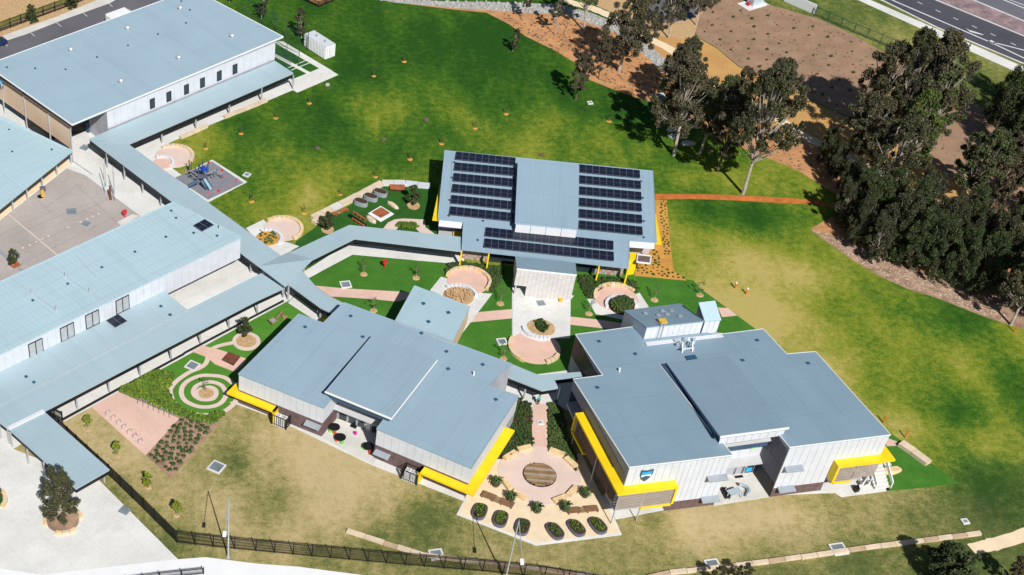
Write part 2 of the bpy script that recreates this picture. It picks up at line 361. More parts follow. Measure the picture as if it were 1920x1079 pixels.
me.materials.append(M['lawn']); g = bpy.data.objects.new('ground', me); COL.objects.link(g); tag(g, 'patchy green and straw coloured lawn around the school', kind='structure')
lay = [0.012]
def sheet(name, px, m, z=None, label=None, th=.0):
    if z is None: lay[0] += .002; z = lay[0]
    o = MB().prism(UL(px, z), -.05).build(name, M[m] if isinstance(m, str) else m); tag(o, label, kind='structure'); return o
def curve(pts, n=6):                   # catmull-rom through px points
    P = [Vector(p) for p in pts]; P = [P[0]*2-P[1]]+P+[P[-1]*2-P[-2]]; out = []
    for i in range(1, len(P)-2):
        for k in range(n):
            t = k/n; a, b_, c, d = P[i-1], P[i], P[i+1], P[i+2]
            out.append(.5*((2*b_)+(c-a)*t+(2*a-5*b_+4*c-d)*t*t+(3*b_-a-3*c+d)*t**3))
    out.append(P[-2]); return out
def ribbon(name, pts, wd, m, label=None, z=None, world=False, ends=None):
    P = curve(pts if world else [tuple(U(*p)[:2]) for p in pts])
    if z is None: lay[0] += .002; z = lay[0]
    L = []; Rr = []
    for i, p in enumerate(P):
        d = (P[min(i+1, len(P)-1)]-P[max(i-1, 0)]).normalized(); n = Vector((-d.y, d.x)); ww = wd*random.uniform(.9, 1.1) if ends else wd
        L.append(Vector((*(p+n*ww/2), z))); Rr.append(Vector((*(p-n*ww/2), z)))
    b_ = MB(); n = len(P); b_.add(L+Rr, [(i, i+1, n+i+1, n+i) for i in range(n-1)])
    return tag(b_.build(name, M[m]), label, kind='structure')
# top right landscape
sheet('mulch_bed', [(735,4),(850,14),(930,17),(985,20),(1060,22),(1100,38),(1155,58),(1203,96),(1262,145),(1330,140),(1400,180),(1460,205),(1560,230),(1720,300),(1860,370),(1960,420),(2100,500),(1990,640),(1920,616),(1887,607),(1830,587),(1762,560),(1702,541),(1655,520),(1600,488),(1560,460),(1520,428),(1572,402),(1578,372),(1535,345),(1500,322),(1462,305),(1420,290),(1330,250),(1255,198),(1200,186),(1150,168),(1105,150),(1078,118),(1040,95),(985,68),(955,46),(912,24),(850,18)], 'mulch', label='orange brown bark mulch bed under the gum trees')
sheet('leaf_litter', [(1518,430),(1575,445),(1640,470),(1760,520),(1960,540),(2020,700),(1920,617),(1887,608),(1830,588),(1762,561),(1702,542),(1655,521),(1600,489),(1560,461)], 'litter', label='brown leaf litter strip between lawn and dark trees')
sheet('ochre_mulch', [(1155,20),(1220,40),(1310,72),(1345,92),(1385,126),(1440,151),(1510,183),(1560,208),(1640,245),(1740,300),(1840,380),(1760,420),(1700,372),(1615,316),(1512,264),(1440,228),(1370,195),(1300,150),(1265,128),(1205,82),(1150,42)], 'mulch_tan', label='ochre mulch slope beside the pale gravel path')
sheet('scrub_bed', [(1330,-30),(1395,-30),(1440,8),(1480,20),(1530,34),(1580,56),(1625,80),(1700,122),(1765,156),(1830,195),(1900,240),(1960,300),(1960,420),(1840,380),(1740,300),(1640,243),(1560,206),(1510,181),(1440,149),(1385,124),(1345,90),(1310,70),(1296,50),(1310,20)], 'scrub', label='brown planted bed dotted with small shrubs')
sheet('footpath', [(1560,-25),(1632,0),(1920,126),(2100,205),(2100,232),(1920,142),(1610,1),(1540,-25)], 'concrete', label='pale concrete footpath beside the road')
sheet('road', [(1600,-25),(1655,0),(1755,52),(1920,122),(2200,245),(2200,170),(1920,66),(1756,0),(1690,-30)], 'asphalt', label='dark asphalt carriageway nearest the school')
sheet('road_median', [(1690,-30),(1756,0),(1920,66),(2200,170),(2200,130),(1920,40),(1800,-10),(1740,-35)], 'median', label='pinkish paved median between the carriageways')
sheet('road', [(1740,-35),(1800,-10),(1920,40),(2200,130),(2200,60),(1960,2),(1890,-35)], 'asphalt3', label='far grey carriageway across the median')
kb = MB()
for l in ([(1600,-22),(1658,3),(1757,52),(1920,120),(2200,244)], [(1690,-30),(1756,1),(1920,68),(2200,172)], [(1740,-35),(1800,-10),(1920,40),(2200,130)]):
    for p, q in zip(l, l[1:]): kb.beam(U(*p, .06), U(*q, .06), .28, .13)
tag(kb.build('kerb', M['concrete']), 'pale concrete kerbs edging the two carriageways', kind='structure')
pb = MB(); lay[0] += .002; zz = lay[0]+.004
for p, q, wd in [((1600,-35),(1680,4),.16),((1680,4),(1862,82),.16),((1862,82),(1925,112),.16),((1862,80),(1925,96),.16),((1855,77),(1866,83),.5),((1881,0),(1925,18),.16),((1892,0),(1925,12),.1)]: pb.prism([xy(U(*p)+(xy(U(*q)-U(*p)).normalized().cross(Vector((0,0,1))))*s*wd, zz) if k == 0 else xy(U(*q)+(xy(U(*q)-U(*p)).normalized().cross(Vector((0,0,1))))*s*wd, zz) for k, s in ((0,1),(1,1),(1,-1),(0,-1))], .0)
for c in [(1725,6),(1759,21),(1792,35.5),(1827,50.5),(1862,65.5),(1900,83)]:
    a = U(c[0]-4.5, c[1]-2.2, zz); b_ = U(c[0]+4.5, c[1]+2.2, zz); n = (b_-a).normalized().cross(Vector((0,0,1)))*.09
    pb.prism([a+n, b_+n, b_-n, a-n], 0)
pb.prism(UL([(1811,53),(1818,57),(1826,59),(1832,61),(1844,65),(1843,66),(1832,63.5),(1826,62),(1819,60)], zz), 0)
tag(pb.build('road_markings', M['paint']), 'white edge lines, lane dashes and arrow on the road', kind='structure')
# top left street
lay[0] = .012
sheet('verge', [(-60,95),(0,70),(190,0),(230,-20),(190,-20),(0,52),(-60,75)], 'mulch_ring', label='straw coloured verge by the back street')
sheet('street', [(-90,160),(0,128),(60,100),(330,-10),(360,-40),(250,-40),(215,0),(110,40),(0,82),(-90,118)], 'asphalt2', label='grey asphalt street behind the hall')
sheet('parking_strip', [(-90,118),(0,80),(48,65),(120,37),(207,6),(250,-20),(205,-20),(180,1),(110,30),(0,69),(-90,100)], 'concrete_old', label='worn concrete parking strip beside the street')
pb = MB(); zz = lay[0]+.006
for a, b_ in [((106,43),(115,50)),((156,25),(164,31)),((203,6),(211,13)),((58,62),(65,68)),((9,82),(14,87))]:
    A, B = U(*a, zz), U(*b_, zz); n = (B-A).normalized().cross(Vector((0,0,1)))*.06; pb.prism([A+n, B+n, B-n, A-n], 0)
tag(pb.build('parking_markings', M['paint']), 'short white parking bay marks', kind='structure')
sheet('dirt_path', [(1228,364),(1300,364),(1380,366),(1450,370),(1530,375),(1560,385),(1640,396),(1640,404),(1530,384),(1450,380),(1380,376),(1300,373),(1230,374)], 'redclay', label='freshly dug red clay trench line across the lawn')
ribbon('gravel_path', [(1010,-30),(1050,-8),(1070,5),(1105,14),(1150,33),(1185,52),(1217,73),(1255,92),(1285,116),(1315,145),(1342,167),(1370,185),(1417,206),(1445,217),(1475,234),(1512,258),(1575,288),(1615,308),(1660,330),(1705,355),(1745,385),(1800,430)], 2.0, 'cream', 'pale gravel path winding between the trees', ends=1)
ribbon('gravel_path', [(1822,1031),(1850,1024),(1885,1015),(1960,992)], 2.0, 'cream', 'pale gravel path at the lower right corner', ends=1)
sheet('dry_ground', [(1070,-20),(1112,8),(1157,28),(1218,66),(1300,74),(1312,30),(1345,-10),(1340,-45),(1080,-45)], 'mulch_ring', label='dry brown ground between the gravel path and the scrub bed')
sheet('car_park', [(1208,12),(1245,-25),(1350,-25),(1325,12),(1295,36),(1250,44)], 'asphalt2', label='small grey car park at the top edge')
sheet('dry_ground', [(560,-60),(740,-8),(840,-4),(1000,-4),(1060,-22),(1060,-70)], 'scrub', label='brown ground above the rock swale')
# swale of grey rocks
sheet('rock_swale', [(640,-25),(740,-2),(840,3),(960,5),(985,6),(1045,8),(1065,12),(1110,25),(1152,42),(1216,84),(1273,132),(1260,148),(1203,100),(1155,62),(1100,42),(1060,27),(985,24),(930,20),(850,15),(740,5),(640,-14)], 'rubble', label='drainage swale lined with grey rock')
rb = MB(); q = random.Random(5)
for i in range(420):
    t = q.random(); seg = [((700,-6),(700,0)),((840,3),(850,15)),((985,6),(985,23)),((1065,12),(1060,26)),((1152,42),(1155,62)),((1273,132),(1260,148))]
    k = min(int(t*5), 4); f = t*5-k; s_ = q.random()
    a = Vector(seg[k][0]).lerp(Vector(seg[k+1][0]), f); b_ = Vector(seg[k][1]).lerp(Vector(seg[k+1][1]), f); pxy = a.lerp(b_, s_)
    c = U(*pxy); sc = q.uniform(.3, .7); rb.rock((c.x, c.y, .0), (sc, sc*.8, .15+sc*.2), i, q.uniform(0, 3))
tag(rb.build('swale_rocks', M['rubble']), 'loose grey rocks lining the swale', kind='stuff')
# courts and yards
lay[0] = .012
sheet('concrete_yard', [(-80,150),(20,160),(200,235),(516,100),(519,77),(531,78),(623,133),(552,168),(360,249),(318,268),(300,282),(300,300),(352,336),(335,345),(420,408),(560,505),(575,523),(545,562),(440,618),(340,672),(118,792),(100,800),(-80,900)], 'concrete', label='pale concrete yard and paths around the west buildings')
sheet('court', [(-80,470),(0,413),(125,316),(160,329),(263,405),(230,440),(0,570),(-80,600)], 'slab_grey', label='brown grey concrete games court')
cj = MB(); z = lay[0]+.004
for a, b_ in [((20,405),(108,478)),((0,452),(170,380)),((30,500),(230,400)),((141,345),(225,423)),((60,367),(95,400)),((110,420),(205,372)),((85,390),(150,345)),((0,440),(100,395)),((40,470),(150,418))]:
    A, B = U(*a, z), U(*b_, z); n = (B-A).normalized().cross(Vector((0,0,1)))*.04; cj.prism([A+n, B+n, B-n, A-n], 0)
tag(cj.build('court_joints', M['joint']), 'dark saw cut joints in the games court', kind='structure')
cj = MB(); z += .004
A, B = U(17,403,z), U(108,479,z); n = (B-A).normalized().cross(Vector((0,0,1)))*.1; cj.prism([A+n, B+n, B-n, A-n], 0)
for c in [(28,471),(43,465),(56,460),(68,454),(79,449),(91,443),(128,427),(151,416.5),(163,411),(174,406),(185,401)]:
    p = U(*c, z); cj.cyl((p.x, p.y, .03), .22, z-.03, 8)
tag(cj.build('court_markings', M['pink_pale']), 'faded cream line and dots painted on the court', kind='structure')
sheet('concrete_pad', [(219,417),(248,402),(262,405),(228,424)], 'concrete_old', label='small pale concrete pad at the court edge')
sheet('plaza', [(-80,780),(20,840),(120,880),(184,899),(334,1049),(150,1070),(80,1078),(-80,1055)], 'concrete', label='pale concrete entrance plaza at lower left')
sheet('street_path', [(-80,1055),(80,1078),(250,1058),(334,1049),(385,1045),(480,1057),(560,1063),(690,1080),(760,1105),(-80,1125)], 'white_paint', label='bright concrete roadside path along the bottom edge')
sheet('walkway_path', [(80,790),(108,801),(118,788),(340,664),(440,611),(545,555),(560,505),(500,520)], 'concrete', label='concrete path under the long covered walkway')
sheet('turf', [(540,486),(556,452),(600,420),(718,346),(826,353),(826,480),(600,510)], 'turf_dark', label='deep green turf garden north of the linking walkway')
sheet('turf', [(572,526),(661,479),(856,495),(1000,500),(1190,512),(1300,526),(1313,541),(1415,616),(1540,712),(1668,811),(1797,906),(1740,914),(1665,921),(1100,770),(960,745),(850,690),(740,620),(640,565)], 'turf', label='bright green turf of the central courtyard')
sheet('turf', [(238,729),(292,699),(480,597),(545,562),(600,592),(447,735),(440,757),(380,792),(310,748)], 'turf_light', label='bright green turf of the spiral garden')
sheet('path', [(563,514),(652,457),(740,462),(849,477),(870,482),(870,497),(856,495),(661,478),(572,525)], 'concrete', label='concrete path beside the linking covered walkway')
sheet('path', [(590,536),(646,541),(748,547),(790,552),(745,566),(697,561),(620,556)], 'pink_path', label='pink path crossing the west lawn of the courtyard')
sheet('path', [(843,601),(902,585),(960,580),(962,597),(888,604),(840,612)], 'pink_path', label='pink path joining pavilion and forecourt')
sheet('path', [(1068,594),(1125,600),(1175,608),(1175,620),(1133,616),(1068,609)], 'pink_path', label='pink path running right from the forecourt')
sheet('path', [(1346,577),(1365,578),(1382,592),(1354,595)], 'pink_path', label='short pink path behind the roof tower')
sheet('path', [(1660,820),(1684,829),(1681,836),(1662,837)], 'pink_path', label='short pink path at the east wall corner')
sheet('path', [(540,568),(553,555),(600,588),(640,590),(620,612),(598,606)], 'concrete', label='concrete path under the short walkway by the spiral garden')
sheet('forecourt', [(962,520),(1000,528),(1076,555),(1070,562),(1069,634),(960,636),(960,560)], 'concrete', label='square concrete forecourt before the brick entry block')
sheet('path', [(827,519),(840,523),(848,528),(905,550),(923,551),(860,634),(842,660),(820,640),(880,575),(806,545)], 'concrete', label='concrete apron around the left planter seat')
sheet('path', [(1101,561),(1118,560),(1160,575),(1186,555),(1199,549),(1216,575),(1218,590),(1170,600),(1117,589)], 'concrete', label='concrete apron around the right planter seat')
sheet('path', [(461,428),(494,412),(502,420),(520,450),(540,455),(561,462),(528,480),(500,470)], 'concrete', label='concrete apron beside the upper walkway circle')
sheet('path', [(925,690),(975,698),(1020,706),(1075,698),(1110,712),(1100,790),(1042,757),(1025,768),(997,768),(960,745),(925,725)], 'concrete', label='concrete path between the two front buildings')
sheet('path', [(1000,758),(1025,758),(1027,790),(1026,844),(995,844),(998,790)], 'pink_path', label='pink path leading to the round plaza')
sheet('path', [(1008,702),(1084,692),(1090,700),(1015,706)], 'concrete', label='narrow concrete strip behind the link canopy')
sheet('building_slab', [(430,755),(441,757),(505,780),(695,871),(873,941),(868,920),(700,830),(600,790),(470,740)], 'concrete', label='concrete edge strip along the lower middle building')
sheet('building_slab', [(1130,930),(1154,974),(1246,956),(1330,943),(1442,929),(1565,924),(1577,932),(1662,921),(1655,880),(1500,878),(1200,890)], 'concrete', label='concrete edge strip along the two storey building')
sheet('patio', [(1340,880),(1412,868),(1442,932),(1338,948)], 'concrete_old', label='cream concrete patio in the recess of the tall building')
sheet('patio', [(603,820),(632,785),(722,818),(700,872),(680,862)], 'concrete_old', label='cream concrete patio in the recess of the lower building')
sheet('gravel_court', [(856,965),(882,915),(905,880),(950,850),(1090,850),(1121,917),(1147,960),(1166,1003),(1005,1023)], 'concrete', label='pale kerb around the planter court')
sheet('gravel_court', [(862,963),(886,915),(905,882),(950,856),(1090,856),(1120,917),(1144,962),(1161,999),(1006,1018)], 'cream', label='cream gravel court with oval planters')
sheet('pink_pad', [(172,764),(222,735),(336,785),(273,854)], 'pink_path', label='pink concrete bicycle pad')
sheet('garden_bed', [(222,735),(292,697),(324,706),(314,735),(326,765),(350,780),(386,788),(424,777),(322,897),(273,854),(336,785)], 'litter', label='mulched planting bed beside the bicycle pad')
sheet('mulch_bed', [(1228,375),(1250,376),(1255,440),(1263,508),(1287,526),(1190,517),(1190,470),(1232,440)], 'mulch_y', label='golden mulch bed wrapped around the solar building')
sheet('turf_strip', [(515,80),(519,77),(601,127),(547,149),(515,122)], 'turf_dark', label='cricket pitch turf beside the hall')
sheet('mulch_bed', [(567,-6),(597,11),(635,-6),(635,-30),(567,-30)], 'mulch', label='fenced mulch garden at the top edge')
sheet('dry_paddock', [(-90,60),(0,40),(115,-2),(150,-30),(-90,-30)], 'mulch_ring', label='dry straw paddock beyond the back fence')
def band(name, p, q, wd, m, label, kind='structure'):
    lay[0] += .002; z = lay[0]; A, B = U(*p, z), U(*q, z); n = (B-A).normalized().cross(Vector((0,0,1)))*wd/2
    return tag(MB().prism([A+n, B+n, B-n, A-n], -.05).build(name, M[m]), label, kind=kind)
band('pitch_edging', (516,79), (606,131), .5, 'concrete', 'white edging of the outer cricket pitch')
band('pitch_edging', (514,103), (578,137), .8, 'concrete', 'white strip between the two cricket pitches')
band('pitch_edging', (622,133), (545,166), 3.4, 'concrete', 'white concrete run up at the pitch end')
for k, (p, q) in enumerate([((539,128),(575,113)),((546,132),(583,117))]): band('crease_line', p, q, .2, 'paint', ['far', 'near'][k]+' painted crease line on the cricket pitches')
# ------------------------------------------------------------ buildings
def adir(p, q, z=0): return ang(U(*p, z), U(*q, z))
aA = adir((135, 234), (531, 69), 6.7); aH = adir((447, 701), (607, 766), 5.2); aK = adir((1180, 876), (1670, 815), 8.8); aS = adir((866, 467), (1177, 502), 5.2)
M['roof_hall'] = roofmat('roof_hall', (.335, .45, .525), aA+math.pi/2)
M['roof_class'] = roofmat('roof_class', (.43, .575, .635), aA+math.pi/2, .16, .8, .10)
M['roof_walk'] = roofmat('roof_walkway', (.37, .48, .53), aA+math.pi/2, .06)
M['roof_low'] = roofmat('roof_lower_middle', (.30, .41, .49), aH+math.pi/2, .08)
M['roof_tall'] = roofmat('roof_two_storey', (.245, .35, .425), aK+math.pi/2, .05)
M['roof_solar'] = roofmat('roof_solar', (.29, .40, .485), aS+math.pi/2, .08)
M['roof_pav'] = roofmat('roof_pavilion', (.36, .49, .55), aH+math.pi/2, .05)
def base(pts): c = sum((Vector((p.x, p.y, 0)) for p in pts), Vector())/len(pts); return (c.x, c.y, 0)
def wallprism(T, pts, z0, z1s, m='white', name='wall'):    # solid body below a roof outline
    pts = [Vector((p.x, p.y, (z1s if isinstance(z1s, (int, float)) else p.z-.2))) for p in pts]
    return MB().prism(pts, z0).build(name, M[m], T)
def inset(pts, d):
    n = len(pts); a = sum(p.x*q.y-q.x*p.y for p, q in zip(pts, pts[1:]+pts[:1])); s = 1 if a > 0 else -1; out = []
    for i in range(n):
        p0, p1, p2 = pts[i-1], pts[i], pts[(i+1) % n]
        e1 = (xy(p1)-xy(p0)).normalized(); e2 = (xy(p2)-xy(p1)).normalized()
        n1 = Vector((-e1.y, e1.x, 0))*s; n2 = Vector((-e2.y, e2.x, 0))*s; k = 1+n1.dot(n2)
        out.append(p1+(n1+n2)*(d/max(k, .3)))
    return out
def panels(T, A, B, z0, z1, m, n, name='wall_panel', th=.05, gap=.032, off=.0):   # facade panels in a row between ground points A and B
    A, B = xy(A), xy(B); d = (B-A); L = d.length; d.normalize(); nr = Vector((d.y, -d.x, 0)); a = math.atan2(d.y, d.x)
    it = []; wd = L/n
    for i in range(n): it.append((A+d*(wd*(i+.5))+nr*(th/2+off)+Vector((0, 0, z0)), (wd-gap, th, z1-z0), a))
    pieces(name, T, M[m], it)
def slab(T, pts, th, m, name='roof'): return MB().prism(pts, 0, th).build(name, M[m], T)
def gutter(T, pts, close=True, wd=.14, m='white_paint', name='gutter', dz=-.06, ht=.2):
    b = MB()
    for p, q in zip(pts, pts[1:]+(pts[:1] if close else [])): b.beam(p+Vector((0, 0, dz)), q+Vector((0, 0, dz)), wd, ht)
    return b.build(name, M[m], T)
def vents(T, pl, px, m='roofdark', s=.42, name='roof_vent'):
    it = []
    for c in px: p = pl(*c); it.append((p, (s, s, .12), 0.4))
    pieces(name, T, M[m], it)
def plane3(a, b, c):
    n = (b-a).cross(c-a)
    def f(u, v, off=0.0):
        d = CR*((u-CX)/F)+CD*((v-CY)/F)+CF; o = Vector((0, 0, H)); a2 = a+Vector((0, 0, off)); return o+d*((a2-o).dot(n)/d.dot(n))
    return f
def window(T, A, B, px, w, h, d=.08, frame='black', name='window', sill=None, panes=1, gl='glass'):
    c = onwall(px[0], px[1], A, B); dd = (xy(B)-xy(A)).normalized(); nr = Vector((dd.y, -dd.x, 0)); a = math.atan2(dd.y, dd.x)
    fr = MB(); hw, hh = w/2, h/2; t = .09
    c = c+nr*d
    for sx_, sz_, ww, ht in ((-hw+t/2, -hh, t, h), (hw-t/2, -hh, t, h), (0, -hh, w-2*t, t), (0, hh-t, w-2*t, t)): fr.box(c+dd*sx_+Vector((0, 0, sz_)), (ww, .14, ht), a)
    for k in range(1, panes): fr.box(c+dd*(-hw+w*k/panes)+Vector((0, 0, -hh+t)), (t*1.3, .14, h-2*t), a)
    o = fr.build(name, M[frame], T)
    g = MB().box(c+Vector((0, 0, -hh+t)), (w-2*t, .05, h-2*t), a)
    gp = g.build('pane', M[gl], T); gp.parent = o
    return o
# --- hall (top left)
fz, bz = 6.7, 7.3
hf = [U(135, 234, fz), U(531, 69, fz), U(362, -20, bz), U(-26, 122, bz)]
T = thing('school_hall', 'large hall with broad blue grey roof, white clerestory wall and tan screen end', 'building', base(hf))
slab(T, hf, .28, 'roof_hall'); gutter(T, hf)
Wl = xy(U(200, 209, 6.4)); Wr = xy(U(516, 79, 6.4)); dA = (Wr-Wl).normalized(); nA = Vector((dA.y, -dA.x, 0))
bl = xy(hf[3]); br = xy(hf[2])+Vector((0, 0, 0))
Wlb = Wl-nA*22; Wrb = Wr-nA*24
wallprism(T, [Wl, Wr, Wrb, Wlb], 0, 6.38, 'backing')
panels(T, Wl, Wr, 3.2, 6.2, 'white', 26)
for px in [(285, 194), (316, 181), (349, 167.5), (379, 155), (410.5, 142), (440, 129.5)]: window(T, Wl, Wr, px, 1.0, 1.75)
for p in [(338, 17), (239, 54.5), (435, 69.5), (133, 95), (335, 110), (227, 154)]:
    pl = plane3(hf[0], hf[1], hf[2])(*p)
    b_ = MB().cyl(pl, .36, .3, 12); b_.build('vent_collar', M['grey_steel'], T); b_ = MB().cyl(pl+Vector((0, 0, .3)), .5, .3, 12, r2=.25); b_.build('turbine_vent', M['steel'], T)
vents(T, plane3(hf[0], hf[1], hf[2]), [(340, 3), (356, 19.5), (349, 44), (296, 65), (240, 86), (182, 108), (123, 131), (66, 129), (13, 127)], s=.32)
# tan screen on the west end, hung on posts
e0 = U(133, 240, 6.3); e1 = U(-40, 121, 6.3); dE = (xy(e1)-xy(e0)).normalized(); LE = (xy(e1)-xy(e0)).length
s0 = xy(e0)+Vector((0, 0, 0)); n = 5
panels(T, xy(e1), s0, 2.4, 5.9, 'tan', 10, 'screen_panel', .12, .05)
MB().beam(s0+Vector((0, 0, 6.15)), xy(e1)+Vector((0, 0, 6.15)), .3, .4).build('fascia', M['bark_dark'], T)
for t in (0, .23, .49, .74): q_ = s0+dE*LE*t; MB().box(q_-Vector((dE.y, -dE.x, 0))*.15, (.18, .18, 6.2), aA).build('post', M['steel'], T)
entry = xy(U(180, 258, 0))
MB().prism([xy(s0)-nA*8+Vector((0, 0, 6.3)), Wl-nA*6+Vector((0, 0, 6.3)), Wl-nA*14+Vector((0, 0, 6.3)), xy(s0)-nA*14+Vector((0, 0, 6.3))], 0).build('entry_block', M['black'], T)  # black colour paints in the deep shade of the entrance void
tag(MB().box(U(166, 246), (1.0, 1.0, 2.0), aA).build('vending_cabinet', M['navy']), 'dark blue cabinet standing at the hall entrance', 'cabinet')
# crest at the left edge of the hall
def shield(T, A, B, px, s, name='crest'):
    c = onwall(px[0], px[1], A, B); dd = (xy(B)-xy(A)).normalized(); nr = Vector((dd.y, -dd.x, 0)); up = Vector((0, 0, 1))
    def poly(pts, off): 
        f = [c+dd*x*s+up*y*s+nr*off for x, y in pts]; k = [p-nr*.06 for p in f]; n = len(f)
        return MB().add(f+k, [tuple(range(n)), tuple(range(2*n-1, n-1, -1))]+[(i, i+n, (i+1) % n+n, (i+1) % n) for i in range(n)])
    out = [(-.5, .6), (0, .5), (.5, .6), (.5, .1), (.32, -.35), (0, -.65), (-.32, -.35), (-.5, .1)]
    o = poly([(x*1.12, y*1.12) for x, y in out], .14).build(name, M['navy'], T)
    for pts, m_ in (([(-.42, .48), (0, .4), (.42, .48), (.44, .12), (-.44, .12)], 'cyan'), ([(-.44, .08), (.44, .1), (.40, -.1), (0, .0), (-.40, -.12)], 'white_paint')):
        q_ = poly(pts, .19).build('crest_band', M[m_], T); q_.parent = o
shield(T, xy(e1), s0, (2, 157), 1.7)
# --- classroom block (left)
cz = 6.2
cf = [U(453, 444.5, cz), U(325, 379, cz), U(-60, 556, cz), U(-60, 694, cz)]
T = thing('classroom_block', 'long classroom block with very pale blue gridded roof and white wall', 'building', base(cf))
slab(T, cf, .2, 'roof_class'); gutter(T, [cf[3], cf[0], cf[1], cf[2]], False, .12, 'roof_class')
ci = inset(cf, .12)
wallprism(T, ci, 2.5, 6.0, 'backing')
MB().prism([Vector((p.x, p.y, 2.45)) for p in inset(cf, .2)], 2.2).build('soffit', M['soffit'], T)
A, B = ci[3], ci[0]
panels(T, A, B, 2.5, 5.95, 'white', 34)
panels(T, ci[0], ci[1], 2.5, 5.95, 'white', 9)
inner = inset(cf, 3.0); wallprism(T, [inner[3], inner[0]-(inner[0]-inner[3]).normalized()*16, inner[1]-(inner[1]-inner[2]).normalized()*16, inner[2]], 0, 2.4, 'off_white', 'ground_floor_wall')
for px in [(66.5, 652.5), (125.5, 622.5), (172.5, 598.5), (229, 571)]: window(T, A, B, px, 2.3, 2.4, .1, 'black', panes=2, gl='pane_pale')
vents(T, lambda u, v: U(u, v, cz), [(321, 396), (330, 409.5), (363, 437.5), (311, 445), (253, 473), (191, 502), (127, 533), (61.5, 564), (407, 443)], 'roofdark', .35)
for p in [(60, 551), (105.5, 583), (169, 549), (123, 519), (411.5, 430)]: q_ = U(*p, cz); MB().tube(q_, q_+Vector((0, 0, .8)), .12, n=6).build('flue', M['steel'], T)
for p, q in [((85, 492), (190, 565)), ((20, 522), (105, 583)), ((310, 390), (400, 450)), ((140, 478), (180, 520))]: MB().beam(U(*p, cz+.03), U(*q, cz+.03), .07, .08).build('conduit', M['steel'], T)
def pvrow(T, p0, p1, n, dep, lift=.12, pl=None, tilt=0.0):
    a = pl(*p0); b_ = pl(*p1); d = (b_-a); L = d.length; an = math.atan2(d.y, d.x); wd = L/n; dn = d.normalized(); nr = Vector((dn.y, -dn.x, 0))
    unit = MB(); unit.box((0, 0, 0), (.96, .98, 1)); unit.mi = 1; unit.box((0, .242, .9), (.90, .465, .25)); unit.box((0, -.242, .9), (.90, .465, .25))
    pieces('solar_panel', T, [M['pv_frame'], M['solar']], [(a+d*((i+.5)/n)+nr*dep/2+Vector((0, 0, lift)), (wd, dep, .05), an) for i in range(n)], unit)
plC = lambda u, v: U(u, v, cz)
pvrow(T, (362, 427), (384, 415), 2, 2.0, .35, plC)
T2 = thing('lower_roof', 'lower pale roof sloping down from the classroom block wall', 'building', base([U(100, 700, 3), U(300, 560, 3)]))
c2 = [U(-60, 724, 3.3), U(0, 695, 3.3), U(307.5, 545, 3.3), U(351, 581, 3.05), U(50, 735, 3.05), U(-60, 791, 3.05)]
slab(T2, c2, .18, 'roof_walk')
c2w = inset([c2[0], c2[2], c2[3], c2[5]], .5); wallprism(T2, c2w, 0, 2.8, 'off_white')
pvrow(T2, (199, 605), (221.5, 593), 2, 2.1, .35, lambda u, v: U(u, v, 3.2))
vents(T2, lambda u, v: U(u, v, 3.18), [(49, 707), (63.5, 717.5), (319, 591), (301.5, 575)], 'roofdark', .4)
gutter(T2, [c2[4], c2[3]], False, .1, 'steel')
# --- walkways
def walkway(label, pts, cols, colh=2.7, m='roof_walk', th=.2, soff=True, name='covered_walkway', wd=.2, beam=True):
    P3 = [U(*p) for p in pts]
    T = thing(name, label, 'walkway', base(P3)); slab(T, P3, th, m)
    gutter(T, P3, True, .08, m, 'edge_trim', -.05, .12)
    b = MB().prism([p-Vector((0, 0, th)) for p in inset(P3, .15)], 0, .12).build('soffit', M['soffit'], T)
    if beam:
        ip = inset(P3, .12); b = MB()
        for p, q_ in zip(ip, ip[1:]+ip[:1]): b.beam(p-Vector((0, 0, th+.33)), q_-Vector((0, 0, th+.33)), .1, .66)
        b.build('edge_shade_beam', M['black'], T)  # black and made deeper to stand in for the shaded strip below
    for c in cols: MB().box(U(*c), (wd, wd, colh), aA).build('column', M['steel'], T)
    return T
T = walkway('covered walkway running along the white wall of the hall', [(167.3, 261, 3.0), (200, 247, 3.15), (516, 115, 3.15), (550, 137.5, 2.9), (241, 270.5, 2.9), (180, 267, 3)], [(304, 269), (367.5, 242.5), (430, 216), (490, 191), (549, 168)])
T = walkway('long diagonal covered walkway from the hall down to the pyramid canopy', [(167.8, 261.5, 2.98), (180, 267.5, 2.98), (241, 271, 2.88), (526, 479.5, 2.9), (486, 500.5, 2.9), (322, 378, 2.9)], [(201.5, 315), (234, 339), (268, 363), (302, 387), (470, 512)])
T = walkway('long covered walkway below the classroom block with slanted posts', [(50.5, 735.3, 3.0), (351, 581.5, 3.0), (490, 513, 3.0), (531, 541, 2.8), (479.5, 565, 2.8), (87.5, 769, 2.8)], [(145, 767.5), (205, 736), (262.5, 705), (320.5, 675), (375.5, 646), (429, 615), (482, 589), (531, 559)])
T = walkway('pale roof corner at the left edge where walkways meet', [(-80, 735, 3.04), (50, 735.6, 3.02), (87, 769.4, 2.82), (15, 804.5, 2.82), (0, 793, 2.85), (-80, 722, 3.0)], [(2, 822)])
T = walkway('entrance canopy with pale blue roof at the lower left', [(18, 806.5, 2.75), (84, 773.5, 2.75), (205, 881, 2.75), (142, 917, 2.75)], [(18, 832.5), (23, 839), (54, 871), (85, 895), (135, 938), (196, 905)])
MB().beam(U(15, 804, 2.85), U(82, 771, 2.85), .5, .25).build('box_gutter', M['louvre'], T)
zt, zl = 4.5, 3.1
T = thing('pyramid_canopy', 'folded blue canopy with a ridge where three walkways meet', 'canopy', base([U(485, 500, 3), U(587, 486, 3)]))
a, b_, c, d = U(485, 500, 3.2), U(540, 473.5, 3.0), U(587, 486, 3.9), U(535, 538, 3.05)
